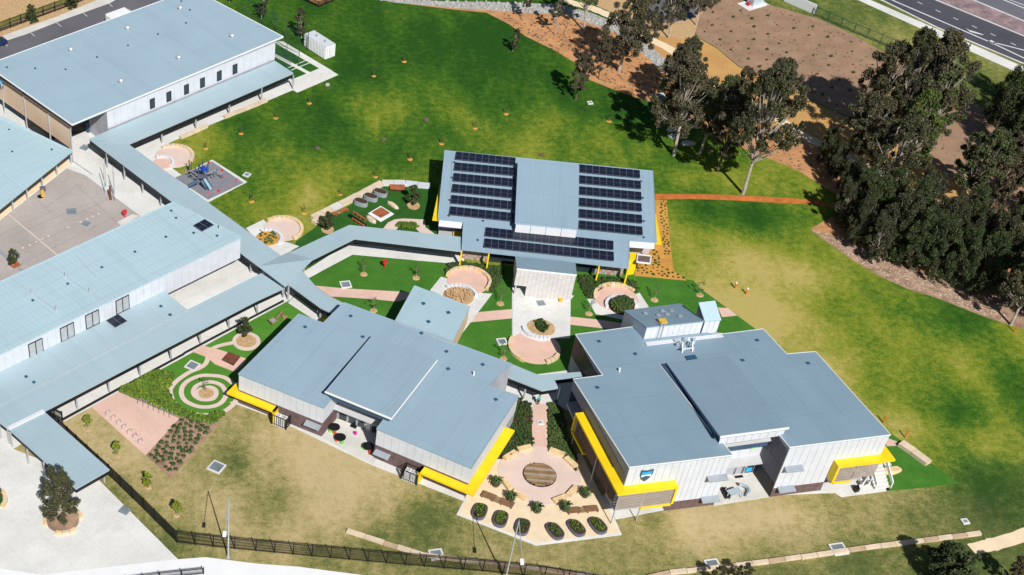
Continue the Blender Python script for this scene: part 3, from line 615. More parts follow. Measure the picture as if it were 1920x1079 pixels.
for tri in ((a, d, c), (a, c, b_)):
    V = list(tri)+[p-Vector((0, 0, .15)) for p in tri]; MB().add(V, [(0, 1, 2), (5, 4, 3), (0, 3, 4, 1), (1, 4, 5, 2), (2, 5, 3, 0)]).build('roof', M['roof_walk'], T)
for p in [(495, 524), (540, 563), (569, 517)]: MB().box(U(*p), (.2, .2, 2.9), aA).build('column', M['steel'], T)
T = walkway('bent covered walkway linking the pyramid canopy to the solar panelled building', [(542.5, 474.5, 2.9), (655, 422.5, 2.9), (865, 445, 2.9), (864, 471, 2.9), (665, 447.5, 2.9), (578, 491, 2.9)], [(652, 457), (732, 462), (814, 471), (860, 476)])
T = walkway('short covered walkway from the pyramid canopy to the lower middle building', [(540, 533, 2.75), (566, 508, 2.75), (594, 540, 2.75), (621, 558, 2.75), (645, 570, 2.75), (624, 588, 2.75), (600, 577, 2.75)], [(600, 601), (596, 588)])
T = walkway('bent link canopy between the lower middle building and the two storey building', [(959, 683, 2.95), (1010, 704, 2.95), (1088, 698, 2.95), (1091, 706, 2.95), (1040, 712.5, 2.95), (1046, 727.5, 2.95), (1016, 732.5, 2.95), (960, 710.5, 2.95), (937.5, 701, 2.95)], [(981, 749), (1045, 752)])
# --- open shelter (far left)
sf = [U(136, 283, 3.2), U(0, 392, 3.2), U(-60, 440, 3.2), U(-60, 200, 3.6), U(11, 222.5, 3.6)]
T = thing('open_shelter', 'open sided shelter with very pale roof beside the games court', 'shelter', base(sf)); slab(T, sf, .2, 'roof_class'); gutter(T, sf, True, .1, 'roof_class')
for c in [(134, 308), (107, 329), (52, 376), (80, 352), (25, 396)]: MB().box(U(*c), (.2, .2, 3.0), aA).build('post', M['steel'], T)
bb = [U(125, 303, 0), U(0, 403, 0), U(-60, 450, 0), U(-60, 300, 0)]
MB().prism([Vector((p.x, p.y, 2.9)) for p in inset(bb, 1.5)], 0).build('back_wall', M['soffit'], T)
vents(T, lambda u, v: U(u, v, 3.4), [(17, 244), (23, 285), (97, 281)], 'roofdark', .3)
band('paving_strip', (-10, 410), (127, 302), 1.6, 'cream', 'cream paving strip along the shelter')
# --- lower middle building
z = 5.2
A0 = xy(U(603, 820)); B0 = xy(U(631, 785)); D0 = xy(U(700, 859)); C0 = B0+(D0-A0)
Hp = [U(447, 701.5, z), Vector((A0.x, A0.y, z)), Vector((B0.x, B0.y, z)), Vector((C0.x, C0.y, z)), Vector((D0.x, D0.y, z)), U(884, 878, z), U(972.5, 742.5, z), U(917.5, 724, z), U(937.5, 701, z), U(959.5, 682.5, z), U(645, 567.5, z), U(606, 606, z), U(560, 589, z)]
T = thing('lower_middle_building', 'single storey classroom building with blue grey roof and yellow sun hoods in the lower middle', 'building', base(Hp)); TH_ = T
slab(T, Hp, .22, 'roof_low')
Hw = inset(Hp, .06); wallprism(T, Hw, 0, z-.2, 'backing')
gutter(T, Hp, True, .1, 'roof_low', 'roof_edge', -.03, .14)
Hq = inset(Hp, -.01)
# brown brick plinth band (a little proud of the core) and white panels above
def facade(T, A, B, n, zb=2.45, zt=5.0, brick=True):
    panels(T, A, B, zb, zt, 'white', n)
    if brick:
        d = (xy(B)-xy(A)).normalized(); nr = Vector((d.y, -d.x, 0)); L = (xy(B)-xy(A)).length; it = []; nb = max(1, round(L/.9)); wd = L/nb; a = math.atan2(d.y, d.x)
        for r in range(4):
            for i in range(nb): it.append((xy(A)+d*(wd*(i+.5))+nr*.02+Vector((0, 0, .05+r*.6)), (wd-.02, .05, .58), a))
        pieces('brick_panel', T, M['brown_brick'], it)
facade(T, Hw[0], Hw[1], 13); facade(T, Hw[1], Hw[2], 4); facade(T, Hw[4], Hw[5], 12); facade(T, Hw[5], Hw[6], 14, brick=False); facade(T, Hw[3], Hw[4], 4)
panels(T, Hw[2], Hw[3], 2.8, 5.0, 'white', 7)
d = (xy(Hw[3])-xy(Hw[2])); L = d.length; d.normalize(); nr = Vector((d.y, -d.x, 0)); a = math.atan2(d.y, d.x)
for i, (s, e, m_) in enumerate([(.05, .21, 'glass'), (.23, .39, 'glass'), (.41, .55, 'glass'), (.57, .65, 'white_paint'), (.67, .80, 'glass'), (.82, .96, 'glass')]):
    c = xy(Hw[2])+d*L*(s+e)/2+nr*.06
    o = MB().box(c+Vector((0, 0, .1)), (L*(e-s), .1, 2.5), a).build('door' if m_ != 'glass' else 'window', M['steel' if m_ == 'glass' else m_], T)
    if m_ == 'glass': g_ = MB().box(c+nr*.05+Vector((0, 0, .2)), (L*(e-s)-.16, .06, 2.3), a).build('pane', M[['glass', 'glass', 'glass', '', 'cyan', 'glass'][i] if i != 4 else 'glass'], T); g_.parent = o
MB().prism([xy(Hw[2])+Vector((0, 0, 2.95)), xy(Hw[3])+Vector((0, 0, 2.95)), xy(Hw[3])+nr*1.1+Vector((0, 0, 2.5)), xy(Hw[2])+nr*1.1+Vector((0, 0, 2.5))], 0, .12).build('awning', M['off_white'], T)
h2 = [U(696, 631, z+.55), U(820, 676, z+.4), U(734, 786, z+1.1), U(609, 735, z+1.25)]
MB().prism([U(693, 631, z+.06), U(699, 632, z+.06), U(613, 738, z+.06), U(605, 735, z+.06)], 0, .05).build('box_gutter', M['navy'], T)  # flat strip, navy colour stands for the shade beside the raised roof
slab(T, h2, .25, 'roof_low', 'raised_roof'); MB().prism([p-Vector((0, 0, .25)) for p in inset(h2, .5)], z-.1).build('clerestory', M['navy'], T)
gutter(T, [h2[1], h2[2], h2[3]], False, .14, 'white_paint', 'roof_edge', .0, .2)
vents(T, lambda u, v: U(u, v, z), [(572, 614), (657.5, 593.5), (680, 632.5), (790, 625.5), (837, 660), (905, 684.5), (840, 692.5), (929.5, 750)], s=.42)
MB().tube(U(888, 704, z), U(888, 704, z)+Vector((0, 0, .6)), .12, n=6).build('flue', M['white_paint'], T)
MB().beam(U(741, 602, z+.06), U(854, 646, z+.06), .12, .1).build('roof_joint', M['steel'], T)
def hood(T, pts_in, zc, dep, th=.3, name='sun_hood', m='yellow', ends=()):
    P = [xy(p) for p in pts_in]; out = []
    for i, p in enumerate(P):
        ns = []
        for k in (i-1, i):
            if 0 <= k < len(P)-1: e = (P[k+1]-P[k]).normalized(); ns.append(Vector((e.y, -e.x, 0)))
        if len(ns) == 2: n_ = (ns[0]+ns[1])/(1+ns[0].dot(ns[1]))
        else: n_ = ns[0]
        out.append(p+n_*dep)
    o = MB().prism([Vector((p.x, p.y, zc)) for p in P]+[Vector((p.x, p.y, zc)) for p in out[::-1]], 0, th).build(name, M[m], T)
    sf_ = MB()
    for p, q_ in zip(out, out[1:]): sf_.beam(p+Vector((0, 0, zc-th)), q_+Vector((0, 0, zc-th)), .06, .06)
    return out
def along(A, B, px):                 # ground point on line AB nearest to where the pixel ray meets the wall
    q_ = onwall(px[0], px[1], xy(A), xy(B)); return xy(q_)
Hl = [Hw[12], Hw[0], Hw[1]]
w_end = along(Hw[0], Hw[1], (522.5, 765)); l_st = Hw[0]+(Hw[12]-Hw[0]).normalized()*1.4
hz = onwall(447.5, 733, xy(Hw[0])+Vector((0,0,0)), xy(Hw[1])).z
o1 = hood(T, [l_st, Hw[0], w_end], hz, 1.15, .3)
MB().prism([xy(w_end)+Vector((0, 0, hz)), o1[2]+Vector((0, 0, hz)), o1[2]+(xy(Hw[0])-xy(w_end)).normalized()*.35+Vector((0, 0, hz)), xy(w_end)+(xy(Hw[0])-xy(w_end)).normalized()*.35+Vector((0, 0, hz))], 0.1).build('hood_post', M['yellow'], T)
hz2 = onwall(879, 910, xy(Hw[4]), xy(Hw[5])).z
r_st = along(Hw[4], Hw[5], (791, 876.5)); r_en = xy(Hw[5]).lerp(xy(Hw[6]), .80)
o2 = hood(T, [r_st, Hw[5], r_en], hz2, 1.3, .3)
dd = (xy(r_st)-xy(Hw[4])).normalized()
MB().prism([xy(r_st)+Vector((0, 0, hz2)), o2[0]+Vector((0, 0, hz2)), o2[0]+dd*.35+Vector((0, 0, hz2)), xy(r_st)+dd*.35+Vector((0, 0, hz2))], 0.1).build('hood_post', M['yellow'], T)
def awn(T, A, B, p0, p1, zc, dep=.9):
    a_ = along(A, B, p0); b2 = along(A, B, p1); dd = (b2-a_).normalized(); nr = Vector((dd.y, -dd.x, 0))
    MB().prism([a_+Vector((0, 0, zc+.25)), b2+Vector((0, 0, zc+.25)), b2+nr*dep+Vector((0, 0, zc)), a_+nr*dep+Vector((0, 0, zc))], 0, .1).build('awning', M['grey_steel'], T)
def awnz(T, A, B, p0, p1, dep=.9):
    zc = onwall(p0[0], p0[1], xy(A), xy(B)).z; awn(T, A, B, p0, p1, zc-.2, dep)
for st in ((575, 787, 603, 799, Hw[0], Hw[1]), (705, 841.5, 733, 853, Hw[4], Hw[5])): awnz(T, st[4], st[5], st[:2], st[2:4])
hd = [U(958, 803, 2.4), U(942, 801.5, 2.4), U(929, 824, 2.4), U(944, 827, 2.4)]
# yellow porch floors
for name, px in (('porch_mat', [(938, 712), (952, 712), (947, 731), (931, 726)]), ('porch_mat', [(606, 590), (617, 594), (607, 606), (600, 603)])):
    tag(MB().prism(UL(px, .35), 0).build(name, M['yellow']), ['yellow porch block in the notch beside the link canopy', 'yellow porch block at the notch near the spiral garden'][px[0][0] < 700], 'porch block')
# --- two storey building
kz = 8.8
pK = plane3(U(1180, 876.5, 8.8), U(1670, 815.5, 8.8), U(1079, 627.5, 6.1))
G1, G2, G3, G4 = xy(U(1339, 947.5)), xy(U(1365, 892.5)), xy(U(1411, 887.5)), xy(U(1442.5, 934))
def onpl(p): return Vector((p.x, p.y, 0))
def zpl(x, y):
    a, b_, c = pK(1180, 876.5), pK(1670, 815.5), pK(1079, 627.5); n = (b_-a).cross(c-a); return a.z-((x-a.x)*n.x+(y-a.y)*n.y)/n.z
r1 = pK(1374, 853.5); r4 = pK(1481, 839); dep_ = (G3-G4)
r2 = Vector((r1.x+dep_.x, r1.y+dep_.y, 0)); r2.z = zpl(r2.x, r2.y); r3 = Vector((r4.x+dep_.x, r4.y+dep_.y, 0)); r3.z = zpl(r3.x, r3.y)
Kp = [pK(1180, 876.5), r1, r2, r3, r4, pK(1670, 815.5), pK(1529, 659.5), pK(1475, 664), pK(1431, 617), pK(1357.5, 626), pK(1186, 613), pK(1079, 627.5), pK(1130, 704), pK(1075, 711)]
T = thing('two_storey_building', 'two storey classroom building with blue grey roof, crest and yellow framed balconies on the right', 'building', base(Kp)); TK = T
slab(T, Kp, .22, 'roof_tall'); gutter(T, Kp, True, .1, 'white_paint', 'roof_edge', -.04, .12)
Kw = inset(Kp, .06)
up = [p for p in Kw]
fh = onwall(1169.3, 911, xy(Kw[0]), xy(Kw[1])).z            # level of the yellow hood
wallprism(T, up, fh-.3, None if False else [0], 'white', 'upper_wall') if False else MB().prism([Vector((p.x, p.y, p.z-.2)) for p in Kw], fh-.3).build('upper_wall', M['backing'], T)
# ground storey: set back along the left side and at the front left corner
dF = (xy(Kw[1])-xy(Kw[0])).normalized(); nF = Vector((dF.y, -dF.x, 0)); dL = (xy(Kw[13])-xy(Kw[0])).normalized()
LF = (xy(Kw[1])-xy(Kw[0])).length
xs = along(Kw[0], Kw[1], (1265, 900)); fr_e = along(Kw[4], Kw[5], (1560, 870))
low = [xy(Kw[0])+dF*2.2-nF*2.3, xy(Kw[0])+dF*.1-nF*2.3, xy(Kw[0])+dF*.1-nF*2.0, xs-nF*2.0, xs, Kw[1], Kw[2], Kw[3], Kw[4], fr_e, fr_e-nF*2.0, xy(Kw[5])-nF*2.0-dF*2.5, xy(Kw[5])-nF*5-dF*2.5, xy(Kw[5])-nF*5, Kw[6], Kw[7], Kw[8], Kw[9], Kw[10], Kw[11], Kw[12], xy(Kw[13])+dF*2.2, ]
MB().prism([Vector((p.x, p.y, fh-.3)) for p in low], 0).build('lower_wall', M['backing'], T)
def fac2(A, B, n, zb, zt, brk=0.0):
    panels(T, A, B, zb, zt, 'white', n)
    if brk:
        d = (xy(B)-xy(A)).normalized(); nr = Vector((d.y, -d.x, 0)); L = (xy(B)-xy(A)).length; it = []; nb = max(1, round(L/.9)); wd = L/nb; a = math.atan2(d.y, d.x)
        for r in range(3):
            for i in range(nb): it.append((xy(A)+d*(wd*(i+.5))+nr*.02+Vector((0, 0, .05+r*brk/3)), (wd-.02, .05, brk/3-.02), a))
        pieces('brick_panel', T, M['brown_brick'], it)
zs = (Kp[0].z+Kp[1].z)/2-.25
fac2(Kw[0], xs, 7, fh-.3, zs); fac2(xs, Kw[1], 9, 1.6, fh-.36, 1.5); fac2(xs, Kw[1], 9, fh-.3, zs)
fac2(Kw[4], fr_e, 7, 1.6, fh-.36, 1.5); fac2(Kw[4], fr_e, 7, fh-.3, zs); fac2(fr_e, Kw[5], 8, fh-.3, zs)
panels(T, Kw[3], Kw[4], 2.3, fh-.36, 'dgrey', 5); panels(T, Kw[3], Kw[4], fh-.3, 8.0, 'dgrey', 5); 
MB().prism([xy(Kw[3])+Vector((0,0,2.25)), xy(Kw[4])+Vector((0,0,2.25)), xy(Kw[4])+Vector(((G4-G3).y, -(G4-G3).x, 0)).normalized()*.08+Vector((0,0,2.25)), xy(Kw[3])+Vector(((G4-G3).y, -(G4-G3).x, 0)).normalized()*.08+Vector((0,0,2.25))], 0).build('dark_plinth', M['black'], T)
panels(T, Kw[13], Kw[0], fh-.3, 7.1, 'shade_grey', 12); panels(T, Kw[12], Kw[13], 3.0, 6.6, 'navy', 3); panels(T, Kw[11], Kw[12], 2.6, 5.9, 'black', 5)  # shade on these walls is put into the darker panel colours
panels(T, Kw[1], Kw[2], 2.2, 8.0, 'white', 4)
# recess back wall: two bands of glazing under awnings
A, B = Kw[2], Kw[3]; d = (xy(B)-xy(A)); L = d.length; d.normalize(); nr = Vector((d.y, -d.x, 0)); a = math.atan2(d.y, d.x)
panels(T, A, B, 3.2, 4.5, 'white', 5)
for zb, zt, sp, vv in ((4.6, 6.3, [(1372, 1379), (1380, 1389), (1390, 1400), (1401, 1420), (1421, 1433)], 848), (.1, 2.5, [(1377, 1380), (1391, 1395), (1398, 1412), (1413, 1420)], 880)):
    for x0, x1 in sp:
        p0, p1 = along(A, B, (x0, vv)), along(A, B, (x1, vv)); c = (p0+p1)/2+nr*.06; ww = (p1-p0).length
        o = MB().box(c+Vector((0, 0, zb)), (ww, .1, zt-zb), a).build('window', M['steel'], T)
        g_ = MB().box(c+nr*.04+Vector((0, 0, zb+.08)), (max(.1, ww-.12), .06, zt-zb-.16), a).build('pane', M['glass'], T); g_.parent = o
for zc in (6.75, 2.75): MB().prism([xy(A)+Vector((0, 0, zc+.5)), xy(B)+Vector((0, 0, zc+.5)), xy(B)+nr*1.2+Vector((0, 0, zc)), xy(A)+nr*1.2+Vector((0, 0, zc))], 0, .12).build('awning', M['off_white'], T)
MB().box(along(A, B, (1410, 846))+nr*.15+Vector((0, 0, 4.7)), (.9, .2, .8), a).build('window_display', M['lime'], T)
MB().box(along(A, B, (1401, 884))+nr*.15+Vector((0, 0, .5)), (.8, .2, .6), a).build('window_display', M['cyan'], T)
# raised roof
k2 = [pK(1250, 682, .35), pK(1365, 667, .35), pK(1440, 757, .75), U(1479, 803, 9.7), U(1350, 820, 9.7)]
k2 = [pK(1250, 682, .3), pK(1366, 667, .25), U(1479, 803, 9.7), U(1350, 820, 9.9)]
slab(T, k2, .3, 'roof_tall', 'raised_roof'); ki = inset(k2, .25); MB().prism([ki[0]-Vector((0, 0, .3)), ki[1]-Vector((0, 0, .3)), ki[2]-nF*1.2-Vector((0, 0, .4)), ki[3]-nF*1.2-Vector((0, 0, .4))], 5.5).build('clerestory', M['navy'], T)
kw_ = inset(k2, .25); panels(T, kw_[3], kw_[2], 8.3, 9.4, 'white', 8); gutter(T, [k2[2], k2[3]], False, .16, 'white_paint', 'roof_edge', 0, .25)
gutter(T, [k2[3], k2[0]], False, .1, 'navy', 'roof_edge', -.1, .2)
MB().prism([pK(1237, 683, .05), pK(1251, 681, .05), pK(1353, 819, .05), pK(1344, 822, .05)], 0, .06).build('box_gutter', M['navy'], T)  # laid flat, navy colour stands for the shade in the sunk gutter
MB().beam(pK(1236, 683, .07), pK(1343, 822, .07), .1, .1).build('roof_flashing', M['white_paint'], T)
vents(T, pK, [(1123, 641), (1191, 664.5), (1120, 727.5), (1392, 676.5), (1419.5, 639), (1515, 682)], s=.42)
MB().tube(pK(1161, 697), pK(1161, 697)+Vector((0, 0, .6)), .12, n=6).build('flue', M['white_paint'], T)
# roof tower
t1 = pK(1206, 637.5); t2 = pK(1349, 621); fzt = t1.z+2.15
tw = [U(1212.5, 614, fzt), U(1321, 602.5, fzt), U(1276, 569, 6.6), U(1170, 582.5, 6.6)]
slab(T, tw, .18, 'roof_tall', 'tower_roof'); ti = inset(tw, .1); MB().prism([Vector((p.x, p.y, p.z-.18)) for p in ti], 0).build('tower_wall', M['white'], T)
panels(T, ti[0], ti[1], t1.z+.05, fzt-.2, 'white', 10)
c4 = [U(1321.5, 602.4, fzt), U(1352.5, 600, fzt), U(1341, 564, fzt+1.6), U(1310, 567.5, fzt+1.6)]
slab(T, c4, .15, 'roof_pav', 'lift_roof'); c4i = inset(c4, .08); MB().prism([Vector((p.x, p.y, p.z-.15)) for p in c4i], 0).build('lift_wall', M['dgrey'], T); panels(T, c4i[0], c4i[1], t1.z+.05, fzt-.2, 'white', 3)
MB().prism([pK(1210, 642, .12), pK(1353, 626, .12), pK(1357, 631, .12), pK(1213, 648, .12)], 0, .1).build('walk_tray', M['louvre'], T)
ptw = plane3(tw[0], tw[1], tw[2])
vents(T, ptw, [(1210, 588.5), (1234.5, 592.5), (1251, 590.5), (1242, 584), (1259, 583.5), (1275, 594)], 'grey_steel', .5)
hc = ptw(1242, 605); MB().box(hc, (1.0, .9, .35), aK).build('roof_hatch', M['hazard'], T)
lb = MB(); la = pK(1236, 637.5); lt = ptw(1239, 608)
wl = (xy(ti[1])-xy(ti[0])).normalized(); nl = Vector((wl.y, -wl.x, 0)); g0 = along(ti[0], ti[1], (1238, 620))+nl*.25
for s in (-.25, .25): lb.beam(g0+wl*s+Vector((0, 0, t1.z)), g0+wl*s+Vector((0, 0, fzt+1.0)), .06)
for i in range(9): lb.beam(g0-wl*.25+Vector((0, 0, t1.z+.2+i*.3)), g0+wl*.25+Vector((0, 0, t1.z+.2+i*.3)), .05)
lb.build('roof_ladder', M['steel'], T)
# mechanical frames on the roof
for i, (u, v) in enumerate([(1268, 642), (1276, 648), (1284, 642), (1292, 647), (1300, 642), (1280, 655), (1296, 655), (1272, 652)]):
    p = pK(u, v); MB().box(p, (.7, .35, .45+.1*(i % 3)), aK+.3*i).build('plant_unit', M['silver'], T)
fb = MB()
for (u, v) in [(1279, 662), (1298, 660)]:
    p = pK(u, v); fb.beam(p, p+Vector((0, .8, 1.0)), .12); fb.beam(p+Vector((0, 0.8, 1.0)), p+Vector((0, 1.6, .1)), .1)
fb.beam(pK(1279, 655, .9), pK(1298, 653, .9), .12); fb.build('plant_frame', M['louvre'], T)
MB().prism([pK(1283, 668, .06), pK(1303, 665, .06), pK(1308, 673, .06), pK(1288, 676, .06)], 0, .05).build('roof_sheet', M['roofdark'], T)
MB().beam(pK(1288, 677, .06), pK(1370, 669, .06), .06).build('conduit', M['steel'], T)
shield(T, xy(Kw[0]), xy(Kw[1]), (1210.5, 890.5), 1.45)
# balcony frames (yellow): hoods, end posts, lower shelves, slatted screens
kL = xy(Kw[0])+dL*((xy(Kw[13])-xy(Kw[0])).length*.74)
ok = hood(T, [kL, Kw[0], xs], fh, 1.3, .3)
fl = 2.6
def vpost(T, p, o_, dirv, z0, z1, t=.3): MB().prism([xy(p)+Vector((0, 0, z1)), xy(o_)+Vector((0, 0, z1)), xy(o_)+dirv*t+Vector((0, 0, z1)), xy(p)+dirv*t+Vector((0, 0, z1))], z0).build('hood_post', M['yellow'], T)
vpost(T, xs, ok[2], -dF, fl, fh-.3); vpost(T, kL, ok[0], -dL, fl, fh-.3)
MB().prism([xs-dF*.3+Vector((0, 0, fl)), ok[2]-dF*.3+Vector((0, 0, fl)), ok[2]-dF*4.2+Vector((0, 0, fl)), xs-dF*4.2+Vector((0, 0, fl))], 0, .28).build('balcony_shelf', M['yellow'], T)
MB().prism([kL-dL*.3+Vector((0, 0, fl)), ok[0]-dL*.3+Vector((0, 0, fl)), ok[0]-dL*4.5+Vector((0, 0, fl)), kL-dL*4.5+Vector((0, 0, fl))], 0, .28).build('balcony_shelf', M['yellow'], T)
fe = fr_e; ke = xy(Kw[5])
dR = (xy(Kw[6])-xy(Kw[5])).normalized(); kr = ke+dR*2.6
ok2 = hood(T, [fe, ke, kr], fh-.1, 1.3, .3)
vpost(T, fe, ok2[0], dF, fl, fh-.4); MB().prism([fe+dF*.3+Vector((0, 0, fl)), ok2[0]+dF*.3+Vector((0, 0, fl)), ok2[0]+dF*2.6+Vector((0, 0, fl)), fe+dF*2.6+Vector((0, 0, fl))], 0, .28).build('balcony_shelf', M['yellow'], T)
# screens: individual horizontal battens
def battens(T, A, B, z0, z1, off, m='tanscreen', n=10):
    d = (xy(B)-xy(A)); L = d.length; dn = d.normalized(); nr = Vector((dn.y, -dn.x, 0)); a = math.atan2(d.y, d.x)
    pieces('batten', T, M[m], [((xy(A)+xy(B))/2+nr*off+Vector((0, 0, z0+(z1-z0)*i/n)), (L, .05, (z1-z0)/n*.7), a) for i in range(n)])
battens(T, xy(Kw[0])-dF*.9, xs-dF*4.2, fl, fh-.35, 1.15, n=9)
battens(T, xs-dF*4.1, xs-dF*.35, fl, fh-.35, 1.15, n=9)
battens(T, fe+dF*.35, fe+dF*2.6, fl, fh-.45, 1.15, n=9)
battens(T, fe+dF*2.7, xy(Kw[5])-dF*.6, fl+.2, fh-.45, 1.1, n=9)
MB().prism([xy(Kw[0])-dF*1.0+nF*1.1+Vector((0, 0, fl)), xs+nF*1.1+Vector((0, 0, fl)), xs-nF*2+Vector((0, 0, fl)), xy(Kw[0])-dF*1.0-nF*2+Vector((0, 0, fl))], 0, .25).build('balcony_floor', M['off_white'], T)
MB().prism([fe+nF*1.1+Vector((0, 0, fl)), xy(Kw[5])-dF*2.5+nF*1.1+Vector((0, 0, fl)), xy(Kw[5])-dF*2.5-nF*2+Vector((0, 0, fl)), fe-nF*2+Vector((0, 0, fl))], 0, .25).build('balcony_floor', M['off_white'], T)
MB().beam(xy(Kw[0])+dF*1.2+nF*.9+Vector((0, 0, fl+1.0)), xs-dF*4.4+nF*.9+Vector((0, 0, fl+1.0)), .08).build('handrail', M['white_paint'], T)
for p in (xy(Kw[0])+nF*1.1-dF*.9, xs-dF*4.15+nF*1.1, xy(Kw[0])+dL*6-dF*1.0, xy(Kw[0])+dL*13-dF*1.0): MB().box(p, (.12, .12, fh-.3), aK).build('column', M['steel'], T)
MB().prism([Vector((p.x, p.y, 2.9)) for p in (xy(Kw[0])-dF*1.0, xy(Kw[0])+dF*2.2, xy(Kw[13])+dF*2.2, xy(Kw[13])-dF*.2)], 0, .3).build('balcony_floor', M['off_white'], T)
panels(T, kL, xy(Kw[0]), 2.6, fh-.36, 'bark_dark', 10, 'screen_panel', .08, .04, .9)
# stair at the right end
sb = MB(); A = xy(U(1640, 918)); up_ = -nF
for i in range(9): sb.prism([A+dF*0+up_*(i*.45)+Vector((0, 0, .22*(i+1))), A+dF*2.0+up_*(i*.45)+Vector((0, 0, .22*(i+1))), A+dF*2.0+up_*(i*.45+.5)+Vector((0, 0, .22*(i+1))), A+up_*(i*.45+.5)+Vector((0, 0, .22*(i+1)))], max(0, .22*i-.1))
sb.build('stair', M['concrete_old'], T)
for s in (-.05, 2.1): MB().beam(A+dF*s+Vector((0, 0, .9)), A+dF*s+up_*4.2+Vector((0, 0, 3.2)), .12, .5).build('stair_stringer', M['white_paint'], T)
for s in (-.05, 2.1): MB().beam(A+dF*s-up_*.1+Vector((0, 0, .0)), A+dF*s-up_*.1+Vector((0, 0, 1.1)), .12).build('newel', M['white_paint'], T)
awp = [((1325, 892.5), (1362, 887), Kw[0], Kw[1]), ((1313, 932), (1347, 925), Kw[0], Kw[1]), ((1470, 875), (1503, 871), Kw[4], Kw[5]), ((1457, 913), (1488, 908.5), Kw[4], Kw[5])]
for p0, p1, a_, b2 in awp: awnz(T, a_, b2, p0, p1, .95)
# --- solar building
z = 5.2
Sp = [U(834, 282.5, z), U(981, 297.5, z), U(971, 301, z), U(1071, 310, z), U(1086, 308, z), U(1224, 321, z), U(1230, 454, z), U(1180, 452.5, z), U(1177.5, 502.5, z), U(866, 467.5, z), U(869, 416, z), U(821, 411, z)]
pS = plane3(U(834, 282.5, 5.2), U(1224, 321, 5.2), U(866, 467.5, 3.15))
Sp = [pS(834, 282.5), pS(1224, 321), pS(1231, 454.5), pS(1180, 451), pS(1178, 502.5), pS(866, 467.5), pS(869, 416), pS(821, 411)]
T = thing('solar_building', 'single storey building whose roof carries rows of dark solar panels', 'building', base(Sp)); TS = T
slab(T, Sp, .22, 'roof_solar'); gutter(T, Sp, True, .1, 'roof_solar', 'roof_edge', -.03, .14)
Sw = [p for p in inset(Sp, .25)]
dS = (xy(Sp[4])-xy(Sp[5])).normalized(); nS = Vector((dS.y, -dS.x, 0))
core = [Sw[0], Sw[1], Sw[2]-nS*1.8, Sw[3]-nS*1.8, Sw[4]-nS*1.9, Sw[5]-nS*1.9, Sw[6]-nS*1.8, Sw[7]-nS*1.8]
wallprism(T, core, 0, 2.9, 'off_white'); MB().prism([Vector((p.x, p.y, p.z-.25)) for p in core], 2.8).build('upper_wall', M['off_white'], T)
for a_, b2, l_ in ((Sw[7], Sw[6], 1.6), (Sw[3], Sw[2], 1.6)):
    MB().prism([xy(a_)+Vector((0, 0, 3.6)), xy(b2)+Vector((0, 0, 3.6)), xy(b2)+nS*1.1+Vector((0, 0, 3.1)), xy(a_)+nS*1.1+Vector((0, 0, 3.1))], 0, .1).build('louvre_awning', M['louvre'], T)
def z4(x, y): return (780+x/4, 260+y/4)
for a_, b2 in zip([(300, 105), (290, 185), (282, 265), (273, 347), (265, 430), (255, 515)], [(748, 151), (746, 227), (744, 309), (742, 394), (740, 479), (738, 566)]): pvrow(T, z4(*a_), z4(*b2), 9, 2.25, .14, pS)
for a_, b2 in zip([(1222, 200), (1222, 282), (1222, 365), (1222, 450), (1222, 535), (1222, 620)], [(1678, 245), (1684, 325), (1688, 408), (1690, 492), (1693, 580), (1697, 668)]): pvrow(T, z4(*a_), z4(*b2), 9, 2.25, .14, pS)
for a_, b2 in zip([(522, 672), (513, 755)], [(1480, 775), (1483, 857)]): pvrow(T, z4(*a_), z4(*b2), 18, 2.3, .14, pS)
s2 = [U(971, 301.5, 6.4), U(1086, 310.5, 6.4), U(1084, 430, 5.2), U(965.5, 418.5, 5.2)]
slab(T, s2, .2, 'roof_solar', 'raised_roof'); MB().prism([p-Vector((0, 0, .2)) for p in inset(s2, .2)], 3.5).build('clerestory', M['navy'], T)
si = inset(s2, .15); panels(T, si[3], si[2], 3.85, 4.95, 'louvre', 4, 'louvre_panel', .5, .06)
MB().beam(pS(843, 400, .05), pS(848, 300, .05), .06).build('conduit', M['steel'], T)
vents(T, pS, [(851.5, 305), (847, 334), (842.5, 376), (841, 405.5), (895.5, 451), (905.5, 415), (1201.5, 341), (1205, 372), (1207, 415.5), (1206.5, 446)], 'roofdark', .32)
# front porch: yellow blades, brick pattern walls, white beam
for (u, v) in [(866, 470), (917, 476), (1124, 499), (1178, 505)]:
    p = pS(u, v); MB().box(xy(p)-nS*.35, (.2, .7, p.z-.3), aS).build('blade_wall', M['yellow'], T)
def checker(T, A, B, z1, n, rows):
    d = xy(B)-xy(A); L = d.length; dn = d.normalized(); nr = Vector((dn.y, -dn.x, 0)); a = math.atan2(d.y, d.x)
    for mm, par in (('slab_grey', 0), ('tanscreen', 1), ('terracotta', 2)):
        pieces('wall_tile', T, M[mm], [(xy(A)+dn*(L*(i+.5)/n)+nr*.03+Vector((0, 0, z1*r/rows)), (L/n-.03, .06, z1/rows-.03), a) for i in range(n) for r in range(rows) if ((i-r) % 4 == 0)*2+((i-r) % 4 == 2) == par])
SA, SB = core[5], core[4]
checker(T, xy(SA).lerp(xy(SB), .0), xy(SA).lerp(xy(SB), .165), 2.85, 9, 6); checker(T, xy(SA).lerp(xy(SB), .835), xy(SA).lerp(xy(SB), 1), 2.85, 9, 6)
MB().prism([xy(SA).lerp(xy(SB), t)+nS*o_+Vector((0, 0, 2.8)) for t, o_ in ((.17, .05), (.33, .05), (.33, .12), (.17, .12))], 0.0).build('dark_glazing', M['glass'], T)
